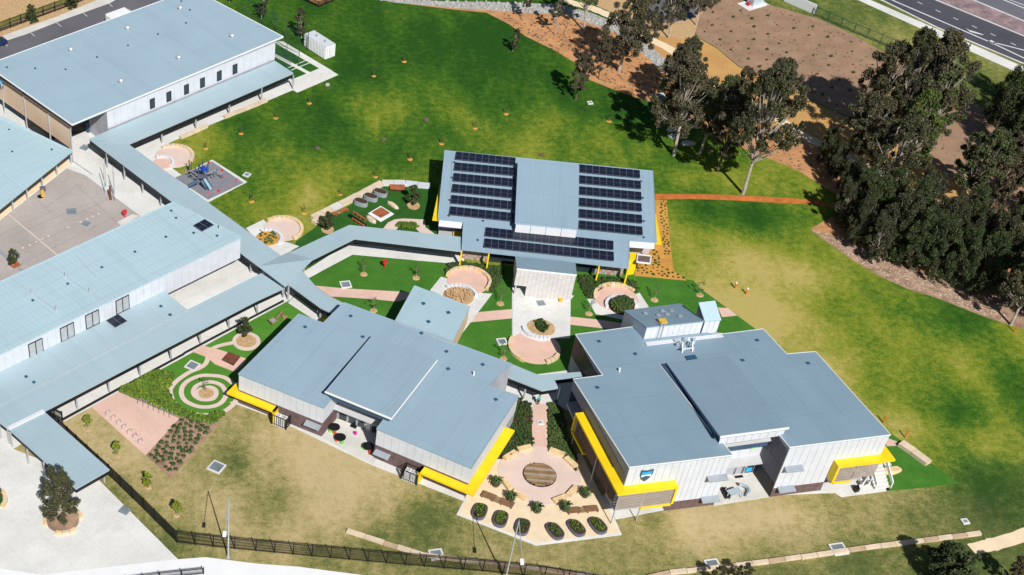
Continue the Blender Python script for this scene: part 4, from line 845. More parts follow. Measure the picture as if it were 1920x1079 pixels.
MB().prism([xy(SA).lerp(xy(SB), t)+nS*o_+Vector((0, 0, 2.8)) for t, o_ in ((.69, .05), (.83, .05), (.83, .12), (.69, .12))], 0.0).build('dark_glazing', M['glass'], T)
# side frames in yellow
for a_, b2, sgn in ((Sw[0], Sw[7], -1), (Sw[1], Sw[2], 1)):
    q0, q1 = xy(a_).lerp(xy(b2), .42), xy(a_).lerp(xy(b2), 1.0); o_ = dS*sgn
    MB().prism([q0+Vector((0, 0, 3.5)), q1+Vector((0, 0, 3.5)), q1+o_*1.05+Vector((0, 0, 3.5)), q0+o_*.45+Vector((0, 0, 3.5))], 0, .35).build('sun_hood', M['yellow'], T)
MB().prism(UL([(1181, 473), (1194, 475), (1196, 485), (1180, 487)], 2.9), 0).build('yellow_screen', M['yellow'], T)
MB().prism([U(1195, 478, 3.0), U(1219, 481, 3.0), U(1217, 493, 3.0), U(1194, 490, 3.0)], 0, .3).build('side_canopy', M['brown_brick'], T)
gutter(T, [U(1196, 477, 3.1), U(1221, 480, 3.1), U(1219, 494, 3.1), U(1194, 491, 3.1)], True, .15)
MB().prism([U(824, 428, .6), U(869, 434, .6), U(866, 450, .6), U(820, 446, .6)], 0).build('side_porch', M['off_white'], T)
MB().box(U(857, 447), (1.4, 1.0, .9), aS).build('porch_seat', M['yellow'], T)
# entry block with patterned white brick wall
fz_, bz_ = 4.8, 4.0
E1 = [U(969, 504, fz_), U(1081.5, 516, fz_), U(1079, 494, bz_), U(966, 481, bz_)]
T = thing('entry_block', 'white patterned brick entry block with dark blue skillion roof in front of the solar building', 'building', base(E1))
slab(T, E1, .18, 'roof_tall'); ei = inset(E1, .06)
gutter(T, [E1[0], E1[1]], False, .1, 'white_paint')
dE_ = (xy(ei[1])-xy(ei[0])).normalized(); nE = Vector((dE_.y, -dE_.x, 0)); LE_ = (xy(ei[1])-xy(ei[0])).length
MB().prism([Vector((p.x, p.y, p.z-.18)) for p in ei], 1.9).build('wall', M['off_white'], T)
nt_ = xy(ei[0])+dE_*LE_*.22
MB().prism([nt_+Vector((0, 0, 1.9)), xy(ei[1])+Vector((0, 0, 1.9)), xy(ei[2])+Vector((0, 0, 1.9)), nt_-nE*((xy(ei[1])-xy(ei[2])).length)+Vector((0, 0, 1.9))], 0).build('lower_wall', M['off_white'], T)
itw, itc = [], []
nb = 14
for r in range(10):
    for i in range(nb):
        zz = r*.462
        if i < 3 and r < 4: continue
        (itw if (i-r) % 3 else itc).append((xy(ei[0])+dE_*(LE_*(i+.5)/nb)+nE*.035+Vector((0, 0, zz)), (LE_/nb-.02, .07, .44), math.atan2(dE_.y, dE_.x)))
pieces('wall_tile', T, M['tile_a'], itw); pieces('wall_tile', T, M['tile_b'], itc)
MB().box(xy(ei[0])+dE_*.3-nE*.3, (.2, .2, 1.9), 0).build('corner_post', M['steel'], T)
# pavilion
Mp = [U(777, 536, 4.6), U(881.5, 575, 3.3), U(849, 640, 3.3), U(741, 601.5, 4.6)]
T = thing('pavilion', 'small pavilion with plain pale blue roof and tan side wall behind the lower middle building', 'building', base(Mp))
slab(T, Mp, .2, 'roof_pav'); mi = inset(Mp, .1); MB().prism([Vector((p.x, p.y, p.z-.2)) for p in mi], 0).build('wall', M['tan'], T)
gutter(T, Mp, True, .08, 'roof_pav', 'roof_edge', -.03, .12)
pm = plane3(Mp[0], Mp[1], Mp[2]); vents(T, pm, [(793.5, 570), (840.5, 587), (803, 604)], s=.5)
panels(T, mi[2], mi[1], .1, 3.0, 'tan', 7)
# ------------------------------------------------------------ seating circles
def rad(c, rx): return (U(c[0]+rx, c[1])-U(*c)).length
def e8(o, l): return [(o[0]+x/8, o[1]+y/8) for x, y in l]
def disc(name, c, r, m, label, z=None, kind='structure', wob=0):
    if z is None: lay[0] += .002; z = lay[0]
    p = U(*c, 0); b = MB().cyl((p.x, p.y, -.03), r, z+.03, 36); return tag(b.build(name, M[m]), label, kind=kind)
def ringwall(name, label, cat, c, r0, r1, ps, pe, h, n, m, part='stone_block', gap=.03, ms=None):
    C = U(*c); a0 = ang(C, U(*ps)); a1 = ang(C, U(*pe))
    while a1 <= a0: a1 += 2*math.pi
    T = thing(name, label, cat, (C.x+r1*math.cos((a0+a1)/2), C.y+r1*math.sin((a0+a1)/2), 0))
    for i in range(n):
        s = a0+(a1-a0)*i/n+gap/r1; e = a0+(a1-a0)*(i+1)/n-gap/r1; q_ = random.uniform(-.03, .03)
        MB().arc(C, r0+q_, r1+q_, s, e, 0, h*random.uniform(.95, 1.05), 4).build(part, M[ms[i % len(ms)] if ms else m], T)
    return T
def tufts(name, label, poly, n, m, hmin=.3, hmax=.6, seed=1, leaf=.09, blades=9, rr=.35, kind='stuff', z0=0.0):
    q = random.Random(seed); P = [xy(U(*p)) for p in poly]; b = MB()
    x0, x1 = min(p.x for p in P), max(p.x for p in P); y0, y1 = min(p.y for p in P), max(p.y for p in P)
    def ins(x, y):
        c = False
        for p, r in zip(P, P[1:]+P[:1]):
            if (p.y > y) != (r.y > y) and x < (r.x-p.x)*(y-p.y)/(r.y-p.y)+p.x: c = not c
        return c
    k = 0
    while k < n:
        x, y = q.uniform(x0, x1), q.uniform(y0, y1)
        if not ins(x, y): continue
        k += 1; h = q.uniform(hmin, hmax)
        for j in range(blades):
            a = q.uniform(0, 6.28); r = q.uniform(.3, 1)*rr; wv = Vector((-math.sin(a), math.cos(a), 0))*leaf
            c0 = Vector((x, y, z0)); c1 = c0+Vector((math.cos(a)*r*.6, math.sin(a)*r*.6, h*q.uniform(.7, 1))); c2 = c0+Vector((math.cos(a)*r, math.sin(a)*r, h*q.uniform(.3, .7)))
            b.add([c0-wv*.5, c0+wv*.5, c1+wv, c1-wv, c2], [(0, 1, 2, 3), (3, 2, 4)])
    o = b.build(name, M[m]); return tag(o, label, kind=kind)
C1, C2, C3, C4, C5 = (326, 295), (530, 431), (877.5, 529), (1156, 561), (1003.5, 653)
O1, O2, O3, O4, O5 = (240, 240), (460, 390), (780, 490), (1040, 540), (920, 590)
disc('circle_paving', C1, rad(C1, 36), 'pink_pale', 'dusty pink paving circle by the diagonal walkway')
disc('circle_paving', C2, rad(C2, 36), 'pink_pale', 'pale pink paving circle north of the pyramid canopy')
disc('circle_paving', C3, rad(C3, 39), 'pink', 'pink paving circle left of the entry block')
disc('circle_paving', C4, rad(C4, 40), 'pink', 'pink paving circle right of the entry block')
disc('circle_paving', C5, rad(C5, 47), 'pink', 'pink paving circle below the forecourt')
sheet('forecourt', [(962, 560), (1069, 560), (1069, 634), (1040, 635), (1014, 641), (985, 632), (972, 622), (961, 634)], 'concrete', label='forecourt paving edge around the planter')
W = [('sandpale', 'sandstone', 'sandpale', 'sandpale'), ('sandstone', 'sandpale', 'sandstone')]
ringwall('seat_wall', 'cream block seat wall around the dusty pink circle nearest the playground', 'seat wall', C1, rad(C1, 33), rad(C1, 38.8), *e8(O1, [(880, 590), (490, 300)]), .45, 13, 'sandstone', ms=W[0])
ringwall('seat_wall', 'sandstone seat wall around the pale pink circle above the pyramid canopy', 'seat wall', C2, rad(C2, 33.5), rad(C2, 39.4), *e8(O2, [(740, 500), (325, 200)]), .45, 13, 'sandstone', ms=W[1])
ringwall('seat_wall', 'sandstone seat wall around the pink circle left of the entry block', 'seat wall', C3, rad(C3, 37.5), rad(C3, 42.9), *e8(O3, [(1110, 470), (445, 235)]), .5, 13, 'sandstone', ms=W[1])
ringwall('seat_wall', 'sandstone seat wall around the pink circle right of the entry block', 'seat wall', C4, rad(C4, 38), rad(C4, 43.5), *e8(O4, [(1195, 70), (590, 160)]), .5, 11, 'sandstone', ms=W[1])
ringwall('seat_wall', 'sandstone seat wall on the left rim of the forecourt circle', 'seat wall', C5, rad(C5, 44), rad(C5, 50.9), *e8(O5, [(265, 340), (520, 700)]), .5, 7, 'sandstone', ms=W[1])
ringwall('seat_wall', 'sandstone seat wall on the right rim of the forecourt circle', 'seat wall', C5, rad(C5, 42), rad(C5, 49.5), *e8(O5, [(840, 755), (1075, 640)]), .5, 4, 'sandstone', ms=W[1])
def bed(c, rx, m, lab, bs, be, brx, blab, plants=None, seed=1):
    disc('planter_bed', c, rad(c, rx), m, lab, lay[0]+.1)
    ringwall('curved_bench', blab, 'bench', c, rad(c, rx+1.5), rad(c, brx), bs, be, .5, 9, 'louvre', 'bench_slab')
    if plants:
        pts = [(c[0]+rx*.9*math.cos(t), c[1]+rx*.55*math.sin(t)) for t in [i*.5236 for i in range(12)]]
        tufts('bed_planting', plants[0], pts, plants[1], plants[2], *plants[3:], seed=seed, z0=lay[0]+.1)
b1 = (303, 309); bed(b1, 18, 'pink', 'round orange pink pad inside the upper left circle', *e8(O1, [(640, 620), (390, 430)]), 24.4, 'white curved bench around the orange pink pad by the walkway')
b2 = (502, 449); bed(b2, 21.8, 'mulch_y', 'round golden mulch bed by the diagonal walkway', *e8(O2, [(520, 560), (200, 340)]), 28, 'pale curved bench around the golden mulch bed', ('low plants scattered in the golden mulch bed', 26, 'leaf_green', .2, .45), 2)
b3 = (860, 557); bed(b3, 28, 'mulch_ring', 'round straw coloured planter bed beside the pavilion', *e8(O3, [(930, 545), (415, 385)]), 34.4, 'white curved bench left of the entry block', ('dry grasses in the planter bed beside the pavilion', 60, 'mulch_ring', .2, .4), 3)
b4 = (1165, 576); bed(b4, 24, 'soil', 'round planter bed filled with green shrubs', *e8(O4, [(1240, 290), (740, 320)]), 31, 'white curved bench right of the entry block', ('dense green shrubs filling the right planter bed', 240, 'leaf_green', .5, .9), 4)
b5 = (1014, 617); bed(b5, 26, 'mulch_ring', 'round brown planter bed in the forecourt', *e8(O5, [(480, 205), (905, 380)]), 36, 'white curved bench below the forecourt planter', None)
tufts('bed_planting', 'dark shrubs in the middle of the forecourt planter', [(1003, 606), (1014, 604), (1030, 617), (1027, 624), (1018, 627), (1006, 620)], 70, 'leaf_hedge', .4, .9, 5, z0=.1)
# spiral garden
sp1 = [(437,644),(410,650),(396,657.5),(390.6,670),(386,682.5),(375,691),(354,700),(331,716),(320,730),(319.6,738),(324,752.5),(332.5,764),(349,772.5),(367.5,778),(386,779.5),(407.5,777.5),(425,770),(439,757.5),(447,740),(446,728),(435,719),(420,709),(399,705.6),(376,706),(355,714),(343,725),(340,737.5),(344,749),(355,757.5),(374,764),(395,764),(412.5,758),(422.5,746),(422.5,735),(415,724),(399,718),(382.5,719),(367.5,726),(362.5,736),(366,744),(376,750),(387.5,751),(399,749),(405,741),(404,732.5),(395,727.5),(384,729)]
ribbon('spiral_path', sp1, .68, 'pink_pale', 'pale pink spiral path winding into the turf')
disc('spiral_centre', (386, 739), rad((386, 739), 20), 'pink_pale', 'pale pink disc at the centre of the spiral')
disc('planter_bed', (386.5, 739), rad((386, 739), 14.5), 'mulch_ring', 'brown mulch bed at the spiral centre', lay[0]+.03)
sheet('path', [(360, 659), (380, 648), (415, 657), (463, 673), (455, 685), (440, 697), (402, 682), (387, 669)], 'pink', label='pink paving around the square timber deck of the spiral garden')
disc('tree_ring', (462, 641), rad((462, 641), 26.5), 'pink_pale', 'pale pink ring path around the garden tree')
disc('planter_bed', (462, 641), rad((462, 641), 19), 'mulch_ring', 'straw mulch bed inside the ring path', lay[0]+.05)
# sandpit deck etc: timber squares with boards
def deck(label, px, m, frame=None, fm='white_paint', h=.25, n=9, cat='deck'):
    P = UL(px); c = sum(P, Vector())/4; T = thing('timber_deck', label, cat, (c.x, c.y, 0))
    a, b_, cc, d = [xy(p) for p in P]
    if frame: F_ = [xy(p) for p in UL(frame)]; MB().prism([p+Vector((0, 0, h*.45)) for p in F_], 0).build('border', M[fm], T)
    MB().prism([p+Vector((0, 0, h*.8)) for p in (a, b_, cc, d)], 0).build('subframe', M['soil'], T)
    it = []; w_ = (d-a).length/n; u_ = (d-a).normalized(); L = (b_-a).length; an = math.atan2((b_-a).y, (b_-a).x)
    for i in range(n): it.append(((a+b_)/2+u_*(w_*(i+.5))+Vector((0, 0, h*.8)), (L, w_*.86, h*.3), an))
    pieces('board', T, M[m], it); return T
deck('square dark red timber deck in the spiral garden', e8((300, 600), [(1030, 500), (1205, 570), (1100, 700), (925, 615)]), 'timber_dark', n=10)
deck('square red timber deck with white border in the north garden', e8((640, 330), [(595, 488), (725, 570), (590, 643), (460, 565)]), 'timber', e8((640, 330), [(590, 460), (790, 580), (590, 697), (400, 572)]))
deck('red slatted timber platform against the pale north wall', e8((640, 330), [(725, 148), (945, 165), (940, 248), (725, 225)]), 'timber', n=6, h=.4)
# round plaza
CP = (1011.5, 892); Rp = rad(CP, 77.5)
disc('round_plaza', CP, Rp, 'pink_pale', 'round dusty pink plaza in front of the two buildings')
p = U(1011.5, 893); T = thing('round_deck', 'round weathered timber deck in the middle of the pink plaza', 'deck', (p.x, p.y, 0))
Rd = rad(CP, 31); MB().cyl((p.x, p.y, 0), Rd, .28, 40).build('rim', M['black'], T)
nb = 16; wd = 2*Rd/nb*.97
for i in range(nb):
    y = -Rd*.97+wd*(i+.5); L = 2*math.sqrt(max(.05, (Rd*.96)**2-y*y)); pa = -.12
    MB().box((p.x-math.sin(pa)*y, p.y+math.cos(pa)*y, .24), (L, wd*.9, .14), pa)\
        .build('board', M[['deck_wood', 'bench_wood', 'deck_wood', 'tanscreen'][i % 4 if i % 5 else 0]], T)
def block(T, px0, px1, wd, h, m='sandstone', name='stone_block'):
    A, B = U(*px0), U(*px1); d = B-A
    b = MB().box((A+B)/2, (d.length, wd, h), math.atan2(d.y, d.x)); return b.build(name, M[m], T) if T else b
o8 = (860, 830)
for i, (a, b_, lab) in enumerate([((680, 270), (850, 165), 'sandstone seat block on the upper left rim of the round plaza, lower of two'), ((880, 135), (1085, 90), 'sandstone seat block on the upper left rim of the round plaza, upper of two'), ((1360, 130), (1580, 215), 'sandstone seat block on the upper right rim of the round plaza, upper of two'), ((1600, 250), (1760, 395), 'sandstone seat block on the upper right rim of the round plaza, lower of two'), ((660, 570), (770, 720), 'thin sandstone seat block on the lower left rim near the pot plant'), ((810, 755), (1000, 870), 'sandstone seat block on the lower left rim of the round plaza'), ((1420, 905), (1610, 835), 'sandstone seat block on the lower right rim with dark shaded side, left of two'), ((1640, 820), (1760, 690), 'sandstone seat block on the lower right rim with dark shaded side, right of two')]):
    (A, B) = e8(o8, [a, b_]); bb = block(None, A, B, .75, .5)
    tag(bb.build('seat_block', M['sandstone']), lab, 'seat block')
# timber benches in the planter court and gardens
def bench(label, p0, p1, wd, m, gap=True, h=.45, name='timber_bench'):
    A, B = U(*p0), U(*p1); d = B-A; L = d.length; a = math.atan2(d.y, d.x); c = (A+B)/2; T = thing(name, label, 'bench', (c.x, c.y, 0))
    dn = d.normalized(); nr = Vector((dn.y, -dn.x, 0)); it = []
    segs = ((0, .42), (.58, 1)) if gap else ((0, 1),)
    for s, e in segs:
        for k in range(4): it.append((A+d*(s+e)/2+nr*(wd*(k-1.5)/4)+Vector((0, 0, h-.08)), (L*(e-s), wd/4*.88, .08), a))
    pieces('slat', T, M[m], it)
    if gap: MB().box(A+d*.5+Vector((0, 0, h-.2)), (L*.18, wd*.9, .1), a).build('table_top', M['deck_wood'], T)
    pieces('leg', T, M[m], [(A+d*t, (.15, wd*.9, h-.1), a) for t in (.03, .35, .65, .97)]); return T
bench('long dark timber bench left of the oval planters', (904, 929), (962, 952), 1.1, 'bench_wood')
bench('brown timber bench right of the pot plants', (1063, 962), (1120, 957), 1.0, 'bench_wood')
bench('orange red timber bench beside the north garden tree', (617, 408), (651, 395), .8, 'timber')
bench('upper of the two red planks beside the black step frame', (662, 401), (685, 416), .3, 'timber', False)
bench('lower of the two red planks beside the black step frame', (660, 413), (683, 428), .3, 'timber', False)
tag(MB().beam(U(655, 403, .5), U(686, 424, .3), .25, .4).build('balance_beam', M['black']), 'black sloping balance beam between two red planks', 'balance beam')
tag(MB().rock(U(696, 414)+Vector((0, 0, 0)), (2.4, .9, .45), 3, adir((690, 410), (702, 419))).build('log_seat', M['sandpale']), 'pale log seat left of the white bordered deck', 'log seat')
tag(MB().rock(U(737, 387), (2.6, .8, .45), 4, adir((730, 382), (746, 393))).build('log_seat', M['sandpale']), 'pale log seat right of the white bordered deck', 'log seat')
def oval(label, c, L, wd, h, a, m, soil='soil', plants=None, group=None, seed=0):
    p = U(*c); T = thing('oval_planter', label, 'planter', (p.x, p.y, 0), group)
    def st(rx, ry, z0, z1):
        V = []; n = 24
        for z in (z0, z1):
            for i in range(n):
                t = 2*math.pi*i/n; x = rx*abs(math.cos(t))**.7*(1 if math.cos(t) > 0 else -1); y = ry*abs(math.sin(t))**.8*(1 if math.sin(t) > 0 else -1)
                V.append((p.x+x*math.cos(a)-y*math.sin(a), p.y+x*math.sin(a)+y*math.cos(a), z))
        return MB().add(V, [tuple(range(n))[::-1], tuple(range(n, 2*n))]+[(i, (i+1) % n, (i+1) % n+n, i+n) for i in range(n)])
    st(L/2, wd/2, 0, h).build('tub', M[m], T); st(L/2-.09, wd/2-.09, h, h+.012).build('soil', M[soil], T)
    if plants:
        q = random.Random(seed); b = MB()
        for i in range(60):
            t = q.uniform(-1, 1); s = q.uniform(-1, 1)
            if t*t+s*s > 1: continue
            x, y = t*L*.40, s*wd*.36; c0 = Vector((p.x+x*math.cos(a)-y*math.sin(a), p.y+x*math.sin(a)+y*math.cos(a), h))
            for k in range(4):
                an = q.uniform(0, 6.28); rr = q.uniform(.08, .2); d = Vector((math.cos(an), math.sin(an), 0)); w_ = Vector((-d.y, d.x, 0))*.05
                b.add([c0-w_, c0+w_, c0+d*rr+w_+Vector((0, 0, .2)), c0+d*rr-w_+Vector((0, 0, .2))], [(0, 1, 2, 3)])
        b.build('foliage', M[plants], T)
    return T
for i, (c, a, pl, lab) in enumerate([((899, 963), 1.15, 'leaf_bright', 'dark oval planter with bright green plants at the left corner of the gravel court'), ((938, 977), 1.2, 'leaf_bright', 'dark oval planter with mixed plants, second from the left'), ((979, 992), 1.2, 'leaf_green', 'dark oval planter with sparse green plants behind the light pole'), ((1040, 1000), -1.15+math.pi, 'leaf_green', 'dark oval planter with brown soil and green end, fourth from the left'), ((1080, 994), -1.15+math.pi, 'leaf_bright', 'dark oval planter with yellow green plants, fifth from the left'), ((1120.5, 989.5), -1.15+math.pi, 'leaf_bright', 'dark oval planter at the right end of the row, full of yellow green plants')]):
    oval(lab, c, 2.7, 1.75, .55, a, 'navy' if i < 0 else 'dgrey', plants=pl, seed=i)
for i, (c, lab) in enumerate([((676.5, 384), 'grey oval tub of dark soil, lowest of three in the north garden'), ((695, 374.5), 'grey oval tub of dark soil, middle of three in the north garden'), ((713, 366), 'grey oval tub of dark soil, uppermost of three in the north garden')]): oval(lab, c, 2.3, 1.3, .75, -.5, 'grey_steel')
# low stone walls built from blocks
def blockwall(label, pts, wd, h, bl, ms, name='block_wall', cat='wall', taper=0):
    P = [U(*p) for p in pts]; c = sum(P, Vector())/len(P); T = thing(name, label, cat, (c.x, c.y, 0))
    for A, B in zip(P, P[1:]):
        n = max(1, round((B-A).length/bl)); d = (B-A)/n; a = math.atan2(d.y, d.x)
        for i in range(n):
            j = random.uniform(-.04, .04); MB().box(A+d*(i+.5)+Vector((-d.y, d.x, 0)).normalized()*j, (d.length-.05, wd*random.uniform(.92, 1.05), h*random.uniform(.94, 1.05)), a+random.uniform(-.01, .01)).build('stone_block', M[random.choice(ms)], T)
    return T
blockwall('low sandstone block wall along the lower right path edge', [(1215, 1085), (1255, 1076), (1440, 1055), (1650, 1025), (1838, 1002)], .6, .32, 2.0, ['sandpale', 'sandpale', 'sandworn'])
blockwall('low sandstone block wall running behind the black palisade fence', [(650, 997), (720, 1020), (795, 1043), (900, 1056), (1010, 1068), (1150, 1088)], .6, .32, 2.0, ['sandpale', 'sandworn'])
blockwall('white topped block wall bordering the north garden', [(586, 412), (655, 378), (716, 346), (760, 347), (807, 352)], 1.15, .5, 1.8, ['sandpale', 'white', 'sandpale', 'concrete_old'])
blockwall('short return of the north garden block wall', [(587, 415), (597, 421)], .9, .5, 1.0, ['sandpale'])
blockwall('sandstone log edging beside the hall walkway, lower length', [(338, 260), (362, 250), (388, 238)], .7, .4, 1.6, ['sandpale'])
blockwall('sandstone log edging beside the hall walkway, upper length', [(420, 222), (455, 208), (500, 190)], .7, .4, 1.6, ['sandpale'])
blockwall('long sandstone block seat on the turf right of the two storey building', [(1687, 834), (1712, 851), (1740, 872)], 1.1, .55, 2.2, ['sandstone', 'sandpale'])
tag(MB().rock(U(1669, 884), (3.6, 1.4, .45), 8, aK).build('log_seat', M['sandstone']), 'rounded sandstone slab seat beside the outdoor stair', 'log seat')
blockwall('small white kerb block beside the outdoor stair', [(1655, 871), (1668, 869)], 1.0, .2, 1.5, ['concrete'])
blockwall('low black edging wall beside the long walkway', [(116, 790), (230, 728), (345, 665), (450, 609), (532, 566)], .16, .35, 8.0, ['black'])
# drain grates
for c, s, lab in [((406, 877), 1.9, 'square drain grate in the dry lawn near the planting bed'), ((1572, 1031), 1.9, 'square drain grate by the lower right block wall'), ((818, 1041), 1.7, 'square drain grate beside the black palisade fence'), ((648, 535), 1.6, 'white framed drain grate in the west courtyard turf'), ((361, 687), 1.7, 'white framed drain grate beside the spiral path'), ((941, 642), 1.4, 'white framed drain grate left of the forecourt circle'), ((463, 329), 1.1, 'small drain grate right of the playground'), ((1809, 979), .9, 'small dark drain grate in the lower right lawn'), ((1236, 183), 2.2, 'white framed grate at the mulch edge under the gum trees'), ((1106, 194), .9, 'small pale grate beside the lone tree'), ((159, 278), 1.3, 'grey grate in the pale yard below the hall corner'), ((134, 398), 1.5, 'larger green grey grate in the games court'), ((161, 420.5), 1.1, 'smaller green grey grate in the games court'), ((234, 958.5), 1.2, 'brown grate at the plaza edge'), ((1012.5, 793.5), .8, 'small grate in the pink path'), ((1014, 570), 1.1, 'grey grate in the forecourt below the entry block'), ((1336, 1060), 1.7, 'dark drain grate beside the shadowed shrub')]:
    p = U(*c); T = thing('drain_grate', lab, 'drain grate', (p.x, p.y, 0)); a = aH if c[0] > 150 and c[0] < 600 else aK
    b = MB(); hs_ = s/2
    for k in range(4):
        t = a+k*math.pi/2; b.box((p.x+math.cos(t)*(hs_-.1), p.y+math.sin(t)*(hs_-.1), 0), (.2, s if k % 2 == 0 else s-.41, .18+.002*(k % 2)), t)
    b.build('frame', M['wire_shadowcloth' if 'games court' in lab or 'pale yard' in lab or 'plaza edge' in lab or 'forecourt below' in lab else 'concrete'], T); MB().box((p.x, p.y, 0), (s-.4, s-.4, .14), a).build('pit', M['soffit'], T)
    nb = max(3, int(s/.18)); pieces('bar', T, M['wire_shadowcloth'], [((p.x-math.sin(a)*(-(s-.4)/2+(s-.4)*(i+.5)/nb), p.y+math.cos(a)*(-(s-.4)/2+(s-.4)*(i+.5)/nb), .14), (s-.4, .09, .02), a) for i in range(nb)])
# ------------------------------------------------------------ shipping container
a_, b_, c_ = xy(U(569.5, 88)), xy(U(609, 113.7)), xy(U(626.5, 106)); dl = (b_-a_); L = dl.length; dl.normalize(); dw = Vector((-dl.y, dl.x, 0)); W_ = (c_-b_).length
T = thing('shipping_container', 'white shipping container standing on the lawn beside the hall', 'container', (a_+b_)/2+dw*W_/2)
hC = 2.5; MB().prism([p+Vector((0, 0, hC)) for p in (a_, b_, b_+dw*W_, a_+dw*W_)], .12).build('body', M['white'], T)
an = math.atan2(dl.y, dl.x); nr = -dw
pieces('side_panel', T, M['white_paint'], [(a_+dl*(L*(i+.5)/14)+nr*.03+Vector((0, 0, .25)), (L/14*.6, .06, 2.1), an) for i in range(14)])
pieces('door', T, M['white_paint'], [(b_+dw*(W_*t)+dl*.04+Vector((0, 0, .25)), (W_*.46, .07, 2.1), an+math.pi/2) for t in (.25, .75)])
pieces('lock_rod', T, M['steel'], [(b_+dw*(W_*t)+dl*.1+Vector((0, 0, .3)), (.05, .05, 2.0), an) for t in (.15, .38, .62, .85)])
for t in (.35, .75): q_ = a_+dl*L*t+dw*W_*.5; MB().cyl((q_.x, q_.y, hC), .14, .45, 8).build('roof_vent', M['grey_steel'], T)
# ------------------------------------------------------------ playground
sheet('play_border', [(327.5, 336), (397.8, 299.5), (463, 341), (388, 380)], 'concrete', label='pale border of the playground mat')
sheet('play_mat', e8((240, 240), [(700, 750), (1262, 505), (1735, 825), (1200, 1080)]), 'rubber', label='grey rubber playground mat')
pb = MB(); zz = lay[0]+.01; lay[0] += .006
for c in e8((240, 240), [(1170, 600), (1380, 665), (1600, 805), (1190, 1000), (1310, 965), (1520, 870), (1400, 915), (1480, 740), (1640, 800)]): p = U(*c); pb.cyl((p.x, p.y, 0), .28, zz, 10)
tag(pb.build('mat_dots', M['dot_pink']), 'small pink dots printed on the playground mat', kind='structure')
for i, c in enumerate(e8((240, 240), [(1215, 540), (862, 655), (1415, 655), (1645, 800), (1360, 968), (1220, 992)])):
    p = U(*c); tag(MB().cyl((p.x, p.y, 0), .2, .4, 12, r2=.16).build('play_stump', M['dot_pink' if i % 2 else 'red']), ['red play stump at the upper edge of the mat', 'dark red play stump nearest the seat circle', 'red play stump beside the climbing net', 'red play stump in the right corner of the mat', 'red play stump at the lower edge, right of the slide', 'red play stump at the lower edge, below the slide'][i], 'play stump')
pc = U(*e8((240, 240), [(1110, 780)])[0]); T = thing('play_structure', 'navy and silver climbing tower with two slides and a blue roof panel', 'play equipment', (pc.x, pc.y, 0))
g8 = lambda x, y, z=0: U(240+x/8, 240+y/8, z)
for x, y in [(1060, 760), (1180, 790), (1130, 830), (1010, 800), (950, 720), (920, 690), (1120, 700), (1200, 730)]: p = g8(x, y); MB().cyl((p.x, p.y, 0), .09, 2.6, 8).build('post', M['navy'], T)
MB().prism([g8(1040, 690, 1.5), g8(1190, 700, 1.5), g8(1180, 760, 1.5), g8(1040, 750, 1.5)], 0, .12).build('platform', M['dgrey'], T)
MB().prism([g8(920, 640, 1.3), g8(990, 640, 1.3), g8(1010, 700, 1.3), g8(940, 700, 1.3)], 0, .12).build('platform', M['dgrey'], T)
MB().prism([g8(1068, 590, 2.6), g8(1140, 570, 2.9), g8(1195, 625, 2.6), g8(1120, 655, 2.4)], 0, .12).build('roof_panel', M['blue'], T)
def slide(p, q, wd, m, z0, z1):
    A = g8(*p, z0); B = g8(*q, z1); d = (B-A).normalized(); x = d.cross(Vector((0, 0, 1))).normalized()*wd/2
    MB().beam(A, B, wd, .08).build('slide_chute', M[m], T)
    for s in (-1, 1): MB().beam(A+x*s+Vector((0, 0, .12)), B+x*s+Vector((0, 0, .12)), .08, .3).build('slide_rail', M['navy'], T)
slide((1140, 770), (1240, 925), .7, 'slide_grey', 1.6, .35); slide((1060, 800), (905, 890), .6, 'silver', 1.5, .35); slide((1100, 800), (1190, 930), .4, 'silver', 1.5, .2)
nb_ = MB()
for a, b2, z0, z1 in [((1180, 690), (1320, 630), 2.0, 2.2), ((1320, 600), (1335, 690), 2.4, 0), ((1200, 750), (1320, 700), .3, .3), ((1180, 690), (1200, 780), 2.0, 0), ((1240, 665), (1260, 760), 2.1, .2), ((1290, 645), (1300, 740), 2.1, .2), ((1320, 660), (1420, 690), 1.6, 1.6), ((1400, 690), (1410, 770), 1.6, 0), ((1425, 680), (1430, 760), 1.6, 0), ((1200, 700), (1320, 665), 1.2, 1.2), ((930, 690), (1040, 770), 1.4, 1.4), ((960, 660), (1040, 700), 2.0, 2.0), ((920, 700), (930, 760), 1.3, 0), ((900, 650), (960, 640), 2.2, 2.2)]: nb_.beam(g8(*a, z0), g8(*b2, z1), .1)
nb_.build('climbing_frame', M['grey_steel'], T)
